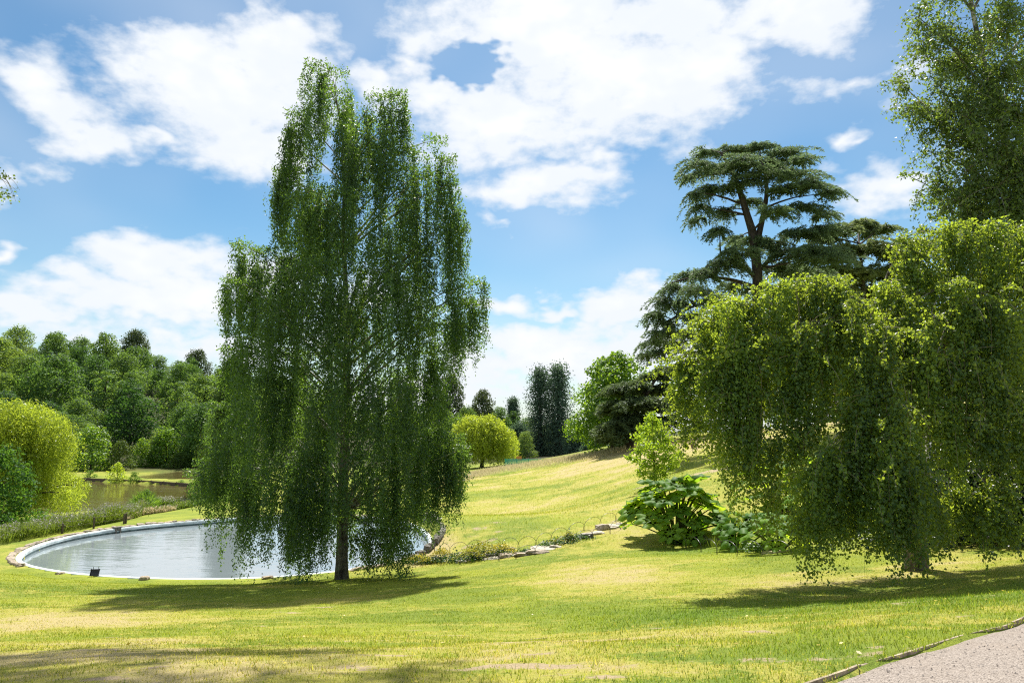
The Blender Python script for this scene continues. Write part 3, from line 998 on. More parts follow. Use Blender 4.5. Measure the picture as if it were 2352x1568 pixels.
# dam between lake and upper pool: timber edge boards along the water
dam = thing('dam_edge', 'dark timber edging of the dam along the lake', 'edging', (lake_poly[9][0], lake_poly[9][1], LAKE_Z))
do = np.array([lake_poly[9][0], lake_poly[9][1], LAKE_Z])
for a, b in zip(lake_poly[7:14], lake_poly[8:15]):
    n = max(1, int(np.linalg.norm(b - a) / 2.4))
    for k in range(n):
        p, q = a + (b - a) * k / n, a + (b - a) * (k + .985) / n
        c = (p + q) / 2; out_ = nrm((c - lake_poly.mean(0))[None])[0]
        g = Geo(); box(g, (0, 0, 0), (np.linalg.norm(q - p), .12, .55)); box(g, (np.linalg.norm(q - p) * .5, -.08, .02), (.1, .1, .62))
        o = g.obj('board', M_post, dam); o.location = (c[0] - do[0] + out_[0] * .1, c[1] - do[1] + out_[1] * .1, .12); o.rotation_euler = (0, 0, math.atan2(q[1] - p[1], q[0] - p[0]))


# ------------------------------------------------------------------ trees: common growth
def strands(g, org, length, rng, spacing, leaf, outward=None, spread=.06, tint=.5, tri=False, clump=0.0, twig=None, twig_r=.004, curl=.35, per=1, aspect=.72, sway=.05):
    """hanging shoots: leaves set along lines that leave the bough outward and then fall"""
    n = len(org)
    if n == 0: return
    length = np.broadcast_to(length, (n,))
    if outward is None:
        a = rng.uniform(0, 2 * math.pi, n); outward = np.stack([np.cos(a), np.sin(a), np.zeros(n)], 1)
    outward = np.asarray(outward) * rng.uniform(.3, 1.2, (n, 1)) * curl
    ph = rng.uniform(0, 2 * math.pi, (n, 2)); tint = np.broadcast_to(tint, (n,))
    sw = rng.normal(size=(n, 2)) * sway

    def at(i, s):
        L = length[i]
        h = outward[i] * (1 - (1 - np.minimum(s * 2.2, 1)) ** 2)[:, None]
        up = .18 * np.minimum(L, 1.2) * np.sin(np.minimum(s * 5, math.pi)) * curl
        x = org[i] + h
        x[:, 2] += up - L * s
        x[:, :2] += sw[i] * (L * s)[:, None] + .05 * np.sin(ph[i] + (s * L * 2.2)[:, None]) * np.minimum(s * 3, 1)[:, None]
        return x
    k = np.maximum((length / spacing).astype(int), 2)
    i = np.repeat(np.arange(n), k)
    s = rng.uniform(0, 1, len(i)) ** .9
    if clump:       # leaves come in bunches along a shoot, with bare stretches between
        nc = np.maximum((length / clump).astype(int), 2)[i]
        cell = np.floor(s * nc)
        keep = hash2(cell + 31 * i, cell * 7 + i, 3) > .22
        s = np.clip((cell + .5 + .30 * rng.normal(size=len(s))) / nc, 0, 1)
        i, s = i[keep], s[keep]
    p = at(i, s)
    for _ in range(per):
        ax = rng.normal(size=p.shape) * .55; ax[:, 2] -= .75
        q = p + rng.normal(size=p.shape) * spread
        lf = leaf * rng.uniform(.65, 1.25, len(q)) * (1 - .25 * s)
        leaf_quads(g, q, ax, lf, lf * aspect, rng, np.clip(tint[i] + rng.normal(size=len(q)) * .22, 0, 1), fold=.1, tri=tri)
    if twig is not None:
        for j in range(n):
            ss = np.linspace(0, .95, 5)
            pts = at(np.full(5, j), ss)
            tube(twig, pts, np.linspace(twig_r, twig_r * .4, 5), 3)


def limb(g, p0, p1, r0, r1, rng, rise=.25, n=8, wob=.04, sides=5):
    p0, p1 = np.asarray(p0, float), np.asarray(p1, float)
    L = np.linalg.norm(p1 - p0)
    c = (p0 + p1) / 2 + np.array([0, 0, rise * L]) + rng.normal(size=3) * wob * L
    pts = bez(p0, c, p1, n)
    pts[1:-1] += rng.normal(size=(n - 2, 3)) * wob * .25 * L / n * 2
    tube(g, pts, np.linspace(r0, r1, n), sides, .6)
    return pts


def trunk_tube(g, base, top, r0, r1, rng, n=14, wob=.05, sides=10, flare=1.5, tint=None):
    t = np.linspace(0, 1, n)
    pts = np.asarray(base) + (np.asarray(top) - np.asarray(base)) * t[:, None]
    H_ = np.linalg.norm(np.asarray(top) - np.asarray(base))
    wv = np.cumsum(rng.normal(size=(n, 3)) * wob * H_ / n, 0); wv[:, 2] = 0; wv -= wv[:1]
    pts = pts + wv * (t * (1.2 - t))[:, None] * 2
    r = r0 + (r1 - r0) * t ** .8
    r[0] *= flare; r[1] *= 1 + (flare - 1) * .3
    pts[0, 2] -= .12
    tube(g, pts, r, sides, .5 if tint is None else tint)
    return pts, r


def tint_between(n, sides, a, b):
    return np.repeat(np.linspace(a, b, n), sides)


# ------------------------------------------------------------------ the tall weeping silver birch by the pond
def centre_birch():
    rng = np.random.default_rng(101)
    base = hit(345, 578.5)
    TY = base[1]
    S = TY / FPX / K
    T = thing('silver_birch', 'tall weeping silver birch with trailing curtains of leaves in front of the pond', 'tree', tuple(base))
    wood, leaf, bough = Geo(), Geo(), Geo()
    W0 = lambda x, y, dy=0.0: W(x, y, TY) + np.array([(x - 1176) / K / FPX * dy, dy, 0]) - base
    top = W0(790, 175)
    n = 18
    zs = np.array([1325, 1290, 1240, 1180, 1110, 1050, 980, 900, 820, 740, 660, 580, 500, 430, 360, 300, 240, 180], float)
    xs_ = np.array([785, 785, 786, 787, 788, 790, 793, 795, 797, 797, 794, 790, 788, 792, 790, 785, 775, 765], float)
    tp = np.array([W0(a, b) for a, b in zip(xs_, zs)]); tp[0, 2] = -.12
    tr = np.array([.26, .205, .19, .185, .175, .165, .15, .135, .12, .105, .09, .078, .066, .055, .044, .034, .024, .012])
    tube(wood, tp, tr, 10, tint_between(n, 10, .10, .55))
    wood.obj('trunk', M_birchbark, T, smooth=True)

    def trunk_at(z):
        return np.array([np.interp(z, tp[:, 2], tp[:, k]) for k in range(3)])
    ex = [  # crown plumes seen against sky and lawn: x, top, bottom, half width, depth
        (730, 150, 330, 32, 0), (775, 155, 340, 34, .4), (760, 230, 420, 50, -.6), (700, 250, 420, 30, .2), (690, 270, 560, 38, -.2), (672, 300, 430, 20, .3), (820, 260, 480, 50, .5), (870, 225, 460, 36, 0), (910, 212, 400, 30, .2),
        (925, 260, 450, 20, 0), (845, 330, 560, 60, -1.1), (780, 330, 560, 55, -1.2), (900, 350, 560, 40, -.6), (650, 388, 560, 26, .2), (665, 400, 640, 34, -.3), (690, 440, 680, 45, .6), (640, 410, 500, 14, 0),
        (740, 470, 760, 60, -1.6), (820, 480, 720, 60, -1.8), (760, 420, 650, 45, .9), (950, 345, 640, 30, .2), (1000, 322, 660, 34, 0), (1030, 360, 560, 22, .2), (1040, 420, 640, 16, 0), (975, 420, 720, 40, -.8), (920, 460, 720, 45, .8),
        (1045, 490, 760, 30, 0), (1065, 520, 740, 16, .2), (1010, 540, 800, 38, -.7), (960, 560, 830, 40, .9), (880, 560, 840, 60, -1.4), (680, 590, 860, 50, .8), (700, 640, 900, 60, -1.5), (670, 560, 700, 22, 0),
        (553, 560, 740, 26, 0), (575, 570, 780, 34, .4), (615, 575, 760, 28, 0), (645, 590, 720, 18, .2), (535, 640, 780, 26, .2), (515, 662, 760, 12, 0), (560, 660, 800, 40, -.8), (600, 640, 860, 44, .6),
        (530, 765, 930, 24, 0), (525, 800, 960, 24, .3), (570, 760, 960, 45, -.9), (620, 780, 1010, 55, -1.4), (660, 660, 930, 60, -2.2), (740, 640, 960, 70, -2.4), (850, 610, 880, 75, -2.2), (930, 660, 900, 55, -1.4),
        (1090, 645, 860, 28, 0), (1115, 655, 770, 12, .1), (1050, 660, 880, 40, -.5), (1075, 690, 830, 24, .4), (1020, 700, 900, 44, .8), (985, 760, 960, 45, -.8), (1000, 830, 960, 26, .4), (960, 800, 1010, 40, 1.2),
        (560, 900, 1080, 44, .8), (520, 930, 1080, 40, .4), (610, 880, 1120, 60, -1.4), (680, 860, 1120, 70, -2.2), (780, 820, 1080, 80, -2.8), (870, 840, 1120, 80, -2.5), (940, 900, 1120, 60, -1.8), (980, 960, 1130, 40, .6),
        (700, 800, 1060, 70, 2.0), (850, 780, 1060, 80, 2.2), (780, 950, 1180, 90, 2.4), (900, 960, 1180, 70, 2.0), (640, 980, 1180, 70, 1.6),
        (470, 1060, 1170, 26, 0), (440, 1085, 1175, 18, .1), (500, 1040, 1240, 40, -.4), (540, 1050, 1270, 40, .4), (580, 1090, 1290, 40, -1.0), (620, 1080, 1270, 44, -1.8), (530, 1000, 1150, 45, -.8),
        (670, 1060, 1290, 50, -2.4), (720, 1040, 1290, 44, -2.0), (740, 1120, 1310, 34, .8), (840, 1100, 1320, 34, .6), (880, 1080, 1320, 34, -1.0), (920, 1060, 1300, 38, -1.6), (905, 1180, 1320, 20, -.6), (820, 1040, 1200, 60, -2.6),
        (960, 1040, 1230, 40, -.8), (1000, 1000, 1210, 40, 0), (1040, 1005, 1240, 30, .1), (1070, 1050, 1180, 16, 0), (1060, 1030, 1150, 24, -.3), (1020, 960, 1100, 44, .5), (690, 1130, 1300, 30, 1.5), (780, 1150, 1260, 34, 2.0), (960, 1120, 1250, 26, 1.5),
        (870, 1220, 1320, 24, -.2), (820, 1240, 1315, 18, .4), (680, 1230, 1300, 22, .3),
    ]
    for k in range(10):
        yy = rng.uniform(420, 1130)
        lo = np.interp(yy, [420, 560, 700, 900, 1100, 1200], [690, 640, 580, 540, 520, 560]); hi = np.interp(yy, [420, 560, 700, 900, 1100, 1200], [930, 990, 1050, 1000, 1010, 960])
        ex.append((rng.uniform(lo, hi), yy, yy + rng.uniform(120, 250), rng.uniform(26, 55), rng.choice([-1, 1, 1]) * rng.uniform(.2, 3.0)))
    for (x, y0, y1, w, dy) in ex:
        p = W0(x, y0, dy); L = (y1 - y0) * S; w = w * S
        hr = math.hypot(p[0] - trunk_at(p[2])[0], p[1])
        zb = max(p[2] - (.55 * hr + .8) * rng.uniform(.8, 1.3), 2.3 if y0 > 850 else 1.6)
        zb = min(zb, tp[-2, 2])
        b0 = trunk_at(zb)
        pts = limb(bough, b0, p, .016 + .010 * hr, .005, rng, .10 if y0 < 1000 else .02, 10, .06)
        d = nrm(np.array([[p[0] - b0[0], p[1] - b0[1], 0]]))[0]
        tb = rng.uniform(.25, .75)
        ntr = max(3, int(round(2.5 + 12.0 * w)))          # a bough carries several separate tresses
        for _ in range(ntr):
            u = rng.uniform(-1, 1, 2) * np.array([w, w * .9])
            f_ = rng.uniform(.6, 1.0)
            o1 = np.array([np.interp(f_, np.linspace(0, 1, 10), pts[:, k]) for k in range(3)]) * .3 + p * .7
            o1[:2] += u; o1[2] += -abs(u[0]) * .75 + rng.normal() * .15
            l1 = L * rng.uniform(.5, 1.0) * min(1.1, max(.5, 1.1 - abs(u[0]) / (w * 2.2 + .01) * .35))
            ns = int(rng.integers(8, 14))
            org = o1 + rng.normal(size=(ns, 3)) * np.array([.075, .075, .16])
            ln = l1 * rng.uniform(.45, 1.0, ns)
            org[:, 2] -= np.where(rng.uniform(size=ns) < .55, rng.uniform(0, .6, ns) * l1, 0); ln = ln * np.where(org[:, 2] < o1[2] - .3, .65, 1.0)
            strands(leaf, org, ln, rng, .034, .100, tri=True, clump=.26, outward=np.tile(d, (ns, 1)) + rng.normal(size=(ns, 3)) * .35, spread=.046, tint=np.clip(tb + rng.normal() * .2, 0, 1), curl=.13, sway=.014)
        # short leafy sprays that stand over the top of the bough
        m = int(170 * w / .4)
        q = p + np.clip(rng.normal(size=(m, 3)), -1.4, 1.4) * np.array([w * .6, w * .5, .10])
        ax = rng.normal(size=(m, 3)); ax[:, 2] += .3
        leaf_quads(leaf, q, ax, .09, .075, rng, np.clip(tb + rng.normal(size=m) * .2, 0, 1), tri=True)
    leaf.obj('crown', M_birch, T)
    bough.obj('limbs', M_birchbark, T, smooth=True)
    return leaf.n // 4


_nb = centre_birch()


# ------------------------------------------------------------------ the broad weeping birch at the right
def dense(pts, n):
    pts = np.asarray(pts, float)
    s = np.concatenate([[0], np.cumsum(np.linalg.norm(np.diff(pts, axis=0), axis=1))])
    q = np.linspace(0, s[-1], n)
    o = np.stack([np.interp(q, s, pts[:, k]) for k in range(3)], 1)
    for _ in range(3): o[1:-1] = (o[:-2] + o[1:-1] * 2 + o[2:]) / 4
    return o


def right_birch():
    rng = np.random.default_rng(202)
    base = ground_at(905, 15.6)
    T = thing('weeping_birch', 'broad umbrella-shaped weeping birch whose branches trail down to the lawn', 'tree', tuple(base))
    leaf, bough, tw, wood = Geo(), Geo(), Geo(), Geo()
    Z7 = lambda x, y, Y: P((2700 + x / 1.0451) / 4, (900 + y / 1.0451) / 4, Y)      # enlarged view of this tree
    hub = Z7(800, 420, 15.4)
    t1 = bez(base, (base + hub) / 2 + np.array([.6, .1, 0]), hub, 10) - base
    t1[0, 2] -= .1
    tube(wood, t1, np.linspace(.24, .12, 10), 9, .1)
    hub2 = Z7(1180, 300, 15.4)
    t2 = bez(t1[4] + base, Z7(1050, 800, 15.5), hub2, 10) - base
    tube(wood, t2, np.linspace(.15, .08, 10), 8, .1)
    wood.obj('trunk', M_birchbark, T, smooth=True)
    cur = [  # hanging curtains: x, top, bottom, half width, depth
        (30, 600, 990, 25, 14.6), (60, 470, 860, 45, 14.7), (100, 390, 840, 45, 14.5), (125, 820, 1040, 12, 14.6), (45, 860, 1000, 14, 14.5), (85, 700, 960, 24, 14.8), (20, 560, 800, 16, 14.6),
        (160, 345, 760, 55, 14.6), (200, 325, 860, 50, 14.2), (240, 300, 980, 45, 14.5), (270, 420, 1170, 38, 14.0), (225, 700, 1230, 30, 13.9), (290, 800, 1280, 22, 13.9), (320, 285, 880, 50, 14.5), (340, 700, 1150, 30, 14.1), (380, 265, 960, 50, 14.3),
        (385, 900, 1300, 26, 13.8), (430, 255, 820, 50, 14.5), (455, 700, 1100, 34, 13.9), (480, 900, 1210, 24, 13.7), (130, 560, 900, 40, 14.0), (180, 600, 1000, 34, 14.0), (300, 520, 1000, 44, 13.8), (410, 480, 900, 44, 13.8),
        (500, 240, 780, 52, 14.6), (540, 560, 980, 44, 13.7), (560, 225, 640, 55, 14.7), (620, 215, 620, 55, 14.7), (590, 860, 1100, 30, 13.6), (650, 560, 960, 42, 13.7), (690, 235, 640, 50, 14.6), (520, 420, 820, 46, 13.8), (610, 430, 760, 46, 13.9),
        (540, 1050, 1440, 34, 13.0), (580, 1000, 1490, 40, 12.8), (612, 950, 1420, 38, 12.9), (645, 1080, 1440, 28, 13.0), (690, 1000, 1380, 34, 13.0), (725, 1050, 1390, 28, 13.1), (762, 960, 1390, 34, 12.9), (800, 1000, 1400, 34, 12.8), (520, 1180, 1400, 22, 13.2),
        (720, 300, 680, 50, 14.4), (770, 340, 780, 50, 14.0), (800, 430, 880, 50, 13.6), (850, 480, 980, 50, 13.4), (820, 700, 1100, 46, 13.2), (740, 590, 960, 46, 13.5), (700, 780, 1120, 36, 13.3), (870, 800, 1300, 46, 12.8), (900, 900, 1470, 44, 12.5), (932, 980, 1500, 46, 12.4),
        (970, 1040, 1515, 46, 12.4), (1002, 950, 1450, 40, 12.6), (1035, 1000, 1420, 34, 12.7), (880, 1150, 1450, 30, 12.6), (950, 760, 1200, 46, 12.8), (780, 820, 1150, 40, 13.0),
        (890, 215, 560, 46, 14.8), (945, 95, 420, 46, 15.0), (925, 260, 640, 52, 14.5), (975, 45, 360, 40, 15.0), (1000, 300, 720, 55, 14.2), (1045, 200, 580, 55, 14.7), (1060, 410, 840, 55, 13.7), (1020, 560, 950, 50, 13.3), (1090, 560, 980, 50, 13.5), (1105, 720, 1100, 46, 13.3), (1135, 600, 930, 46, 13.6), (1150, 800, 1170, 40, 13.4),
        (1010, 120, 420, 45, 15.0), (900, 380, 760, 46, 14.0), (960, 430, 860, 46, 13.6),
        (1095, 30, 360, 55, 14.9), (1160, 15, 400, 55, 14.8), (1225, 10, 480, 55, 14.6), (1290, 8, 540, 55, 14.5), (1355, 15, 580, 55, 14.4), (1420, 30, 640, 55, 14.4), (1485, 60, 700, 60, 14.4), (1550, 130, 800, 60, 14.5), (1600, 260, 900, 60, 14.6),
        (1150, 250, 660, 55, 14.0), (1230, 330, 780, 55, 13.8), (1300, 300, 820, 55, 13.7), (1370, 350, 880, 55, 13.6), (1440, 380, 980, 55, 13.6), (1200, 550, 930, 50, 13.5), (1280, 600, 980, 50, 13.4), (1340, 650, 1030, 46, 13.4), (1400, 700, 1080, 46, 13.4), (1455, 750, 1110, 40, 13.4),
        (1300, 850, 1080, 40, 13.3), (1250, 800, 1040, 44, 13.3), (1380, 900, 1110, 34, 13.3), (1450, 950, 1140, 30, 13.3), (1520, 800, 1150, 50, 13.6), (1120, 160, 480, 50, 15.4), (1260, 140, 560, 55, 15.2), (1400, 160, 620, 55, 15.0),
        (1230, 1112, 1350, 34, 13.6), (1280, 1118, 1370, 38, 13.5), (1330, 1132, 1360, 38, 13.4), (1370, 1160, 1370, 28, 13.4), (1390, 1205, 1330, 14, 13.4), (1195, 1130, 1340, 34, 13.7), (1150, 1150, 1350, 34, 13.6), (1100, 1150, 1390, 34, 13.3), (1062, 1150, 1410, 28, 13.0), (1410, 1330, 1400, 18, 13.4), (1300, 1330, 1400, 22, 13.3),
    ]
    for k in range(40):
        x = rng.uniform(120, 1450); y = rng.uniform(330, 560)
        cur.append((x, y, y + rng.uniform(150, 330), 50, rng.uniform(16.0, 17.4)))
    for (x, y0, y1, w, Y) in cur:
        y0 = y0 + rng.normal() * (16 if y0 < 780 else 30); x = x + rng.normal() * 8
        p = Z7(x, y0, Y); S7 = Y / FPX / 4 / 1.0451
        L, w = (y1 - y0) * S7, w * S7
        h0 = hub if abs(x - 800) < abs(x - 1180) else hub2
        if y0 > 780: h0 = t1[6] + base if x < 1020 else t2[4] + base
        pts = limb(bough, h0 - base, p - base, .030, .006, rng, .10 if y0 < 780 else .16, 14, .07, 5)
        d = nrm(np.array([[p[0] - h0[0], p[1] - h0[1], 0]]))[0]
        tb = rng.uniform(.2, .8)
        gz = h1(p[0], p[1])
        for _ in range(max(3, int(round(2.5 + 13.5 * w)))):
            u = rng.uniform(-1, 1, 2) * np.array([w, w * 1.1])
            f_ = rng.uniform(.72, 1.0)
            o1 = np.array([np.interp(f_, np.linspace(0, 1, 14), pts[:, k]) for k in range(3)]) * .35 + (p - base) * .65
            o1[:2] += u; o1[2] += -abs(u[0]) * .6 + rng.normal() * .06
            ns = int(rng.integers(7, 14))
            org = o1 + rng.normal(size=(ns, 3)) * np.array([.055, .055, .09])
            ln = np.minimum(L * rng.uniform(.65, 1.15) * rng.uniform(.65, 1.0, ns), org[:, 2] + base[2] - gz - rng.uniform(.03, .2, ns))
            ok = ln > .15
            if not ok.any(): continue
            tt_ = float(np.clip(tb + rng.normal() * .2, 0, 1))
            strands(leaf, org[ok], ln[ok], rng, .036, .072, clump=.22, outward=np.tile(d, (int(ok.sum()), 1)) + rng.normal(size=(int(ok.sum()), 3)) * .5, spread=.040, tint=tt_, curl=.16, sway=.022, aspect=.8)
            strands(Geo(), org[ok][:1], ln[ok][:1], rng, 9.0, .01, twig=tw, twig_r=.0045, curl=.10, sway=.02)
        m = int(70 * w / .22) if y0 < 780 else 14
        q = p - base + np.clip(rng.normal(size=(m, 3)), -1.5, 1.5) * np.array([w * .7, w * .7, .06])
        ax = rng.normal(size=(m, 3)) * np.array([1, 1, .6]); ax[:, 2] -= .2
        leaf_quads(leaf, q, ax, .07, .055, rng, np.clip(tb + rng.normal(size=m) * .2, 0, 1), fold=.1)
        # arching leafy shoots that break the outline
        for _ in range(2 if y0 < 780 else 1):
            a_ = d + rng.normal(size=3) * np.array([.5, .5, 0]); a_ = nrm(a_[None])[0]
            e0 = p - base + rng.normal(size=3) * w * .5
            e1 = e0 + a_ * rng.uniform(.25, .6) + np.array([0, 0, rng.uniform(-.1, .22)]); e2 = e1 + a_ * .3 + np.array([0, 0, -rng.uniform(.2, .6)])
            sh_ = bez(e0, e1, e2, 9)
            tube(tw, sh_, np.linspace(.006, .002, 9), 3)
            mm = 34; ss_ = rng.uniform(.15, 1, mm)
            cq = np.stack([np.interp(ss_, np.linspace(0, 1, 9), sh_[:, k]) for k in range(3)], 1) + rng.normal(size=(mm, 3)) * .03
            aq = rng.normal(size=(mm, 3)) * .6; aq[:, 2] -= .7
            leaf_quads(leaf, cq, aq, .066, .054, rng, np.clip(tb + rng.normal(size=mm) * .2, 0, 1), fold=.1)
        # pale bare side-twigs on top of the boughs
        if y0 < 600:
            for _ in range(3):
                k = int(rng.integers(6, 14)); p0 = pts[k]
                dd = nrm((np.array([rng.normal(), rng.normal(), .3]) + d * .8)[None])[0]
                q1 = p0 + dd * rng.uniform(.12, .4); q2 = q1 + dd * .12 + np.array([0, 0, -rng.uniform(.05, .3)])
                tube(tw, bez(p0, q1, q2, 5), np.linspace(.007, .003, 5), 3)
    leaf.obj('crown', M_weep, T)
    bough.obj('limbs', M_birchbark, T, smooth=True)
    tag(tw.obj('twigs', M_twig, T), kind='stuff')
    return leaf.n // 4


_nw = right_birch()


# ------------------------------------------------------------------ tall upright birch behind it, and the birch beside the viewer
def open_birch(name, label, base, trunk_pts, plumes, seed, leafsize, mat_leaf, leafn=1.0, rt=.24, fork=0.0):
    rng = np.random.default_rng(seed)
    base = np.asarray(base, float)
    T = thing(name, label, 'tree', tuple(base))
    wood, bough, leaf = Geo(), Geo(), Geo()
    tp = dense(np.asarray(trunk_pts) - base, 20); tp[0, 2] -= .1
    rr = np.linspace(rt, .03, 20); rr[0] *= 1.4
    tube(wood, tp, rr, 10, tint_between(20, 10, .4, 1))
    wood.obj('trunk', M_birchbark, T, smooth=True)
    for (p, size, den) in plumes:
        p = np.asarray(p) - base
        zb = np.clip(p[2] - .9 * math.hypot(p[0] - np.interp(p[2], tp[:, 2], tp[:, 0]), p[1] - np.interp(p[2], tp[:, 2], tp[:, 1])) - .4
                     , max(tp[4, 2], fork if p[2] > fork else 0), tp[-1, 2])
        b0 = np.array([np.interp(zb, tp[:, 2], tp[:, k]) for k in range(3)])
        pts = limb(bough, b0, p, .05, .012, rng, .06, 10, .06)
        tb = rng.uniform(.2, .8)
        ntw = int(16 * den)
        for _ in range(ntw):
            k = int(rng.integers(5, 10))
            q0 = pts[k]
            d = rng.normal(size=3) * np.array([1, 1, .75]); d = d / np.linalg.norm(d)
            q1 = q0 + d * size * rng.uniform(.4, 1.1)
            q1[2] -= .15 * size
            tw = bez(q0, (q0 + q1) / 2 + np.array([0, 0, .18 * size]), q1 + np.array([0, 0, -.25 * size]), 7)
            tube(bough, tw, np.linspace(.012, .004, 7), 3, .3)
            m = int(58 * leafn * size)
            s = rng.uniform(.15, 1, m)
            c = np.stack([np.interp(s, np.linspace(0, 1, 7), tw[:, i]) for i in range(3)], 1)
            c += rng.normal(size=(m, 3)) * .10 * size
            ax = rng.normal(size=(m, 3)); ax[:, 2] -= .5
            lf = leafsize * rng.uniform(.7, 1.25, m)
            leaf_quads(leaf, c, ax, lf * 1.15, lf * .95, rng, np.clip(tb + rng.normal(size=m) * .22, 0, 1), tri=True)
    leaf.obj('crown', mat_leaf, T)
    bough.obj('limbs', M_birchbark, T, smooth=True)
    return T, leaf.n // 4


rng = np.random.default_rng(303)
TYR = 21.5
base = ground_at(1085, TYR)
plm = []
for (x, y, dy, s, d) in [(2110, 40, 0, 1.0, 1.2), (2160, 60, -.5, 1.2, 1.4), (2130, 130, .3, 1.1, 1.3), (2070, 190, 0, .9, 1.2), (2090, 250, .4, 1.0, 1.3), (2160, 200, -.6, 1.3, 1.6), (2200, 130, .6, 1.2, 1.3),
                         (2150, 300, .2, 1.1, 1.4), (2140, 350, .3, .8, 1.0), (2220, 270, -.9, 1.4, 1.9), (2270, 180, -.8, 1.3, 1.5), (2260, 60, .5, 1.1, 1.0), (2330, 20, -.4, 1.3, 1.6), (2330, 120, -1.0, 1.4, 1.7), (2340, 240, -1.0, 1.4, 1.9),
                         (2290, 330, -1.2, 1.4, 2.2), (2220, 390, -.8, 1.3, 1.9), (2150, 410, 0, .9, 1.3), (2090, 405, .2, .7, 1.2), (2110, 440, .3, .8, 1.2), (2200, 460, -.6, 1.2, 1.8), (2290, 430, -1.2, 1.4, 2.2), (2350, 350, -1.0, 1.4, 2.0), (2350, 460, -1, 1.4, 2),
                         (2400, 80, .5, 1.4, 1.2), (2430, 250, 0, 1.5, 1.3), (2430, 400, 0, 1.5, 1.3), (2180, -40, 0, 1.2, 1.2), (2250, -90, .3, 1.2, 1.2), (2350, -120, 0, 1.4, 1.2), (2180, 540, 0, 1.2, 1.0), (2280, 560, 0, 1.3, 1.0), (2380, 560, 0, 1.3, 1.0),
                         (2250, 230, 1.5, 1.3, 1.0), (2320, 360, 1.6, 1.4, 1.0), (2230, 440, 1.5, 1.3, 1.0), (2450, -40, 0, 1.4, 1.0)]:
    plm.append((W(x, y, TYR + dy * 1.2), s, d))
tt = [base] + [W(x, y, TYR) for x, y in [(2440, 900), (2420, 700), (2385, 600), (2345, 440), (2300, 310), (2270, 180), (2230, 40), (2220, -90), (2200, -180)]]
open_birch('silver_birch', 'tall upright birch with loose grey-green crown rising behind the weeping birch', base, tt, plm, 304, .088, M_birchtall, 1.05)

# the birch beside the viewer: one twig end of it reaches into view, its crown shades the near lawn
base = np.array([-14.0, 14.0, h1(-14.0, 14.0)])
plm = []
r = np.random.default_rng(305)
for k in range(44):
    plm.append(((lambda y_: np.array([r.uniform(-13, .5), y_, max(13.4, y_ * .76) + r.uniform(0, 1.6)]))(r.uniform(14.4, 18.6)), 1.5, 1.0))
for k in range(14):
    plm.append((np.array([r.uniform(-17, -13.2), r.uniform(12, 15.5), r.uniform(4, 11)]), 1.3, 1.0))
tt = [base, base + [.1, 0, 3], base + [.4, .1, 6], base + [1.2, 0, 9], base + [2.2, 0, 13], base + [3, 0, 19]]
TB, _ = open_birch('silver_birch', 'birch at the left edge, only a leafy twig end in view', base, tt, plm, 306, .16, M_birchtall, .34, .22, 15.5)
g, gl = Geo(), Geo()
r = np.random.default_rng(307)
for (x0, y0, x1, y1) in [(-30, 405, 40, 440), (-30, 400, 12, 400), (-20, 440, 38, 432), (-40, 450, 22, 452), (5, 408, 36, 462), (10, 405, 45, 436), (8, 410, 30, 455), (-10, 404, 18, 432)]:
    pts = bez(W(x0, y0, 11.6) - base, W((x0 + x1) / 2, min(y0, y1) - 2, 11.6) - base, W(x1, y1, 11.6) - base, 9)
    tube(g, pts, np.linspace(.006, .002, 9), 3)
for (x, y, n_, s) in [(5, 402, 14, 9), (15, 403, 10, 7), (-5, 445, 26, 12), (12, 446, 20, 9), (28, 446, 8, 7), (36, 456, 4, 5), (36, 442, 2, 3), (-30, 430, 60, 22)]:
    c = W(x, y, 11.6) - base + r.normal(size=(n_, 3)) * np.array([s, s * 1.2, s * .8]) * .0068
    ax = r.normal(size=(n_, 3)); ax[:, 2] -= .6
    leaf_quads(gl, c, ax, .05, .04, r, r.uniform(0, .7, n_))
limb(g, np.array([.6, 0, 7.0]), W(-30, 405, 11.6) - base, .03, .006, r, .1)
g.obj('twig', M_twig, TB); gl.obj('leaf_spray', M_birchtall, TB)


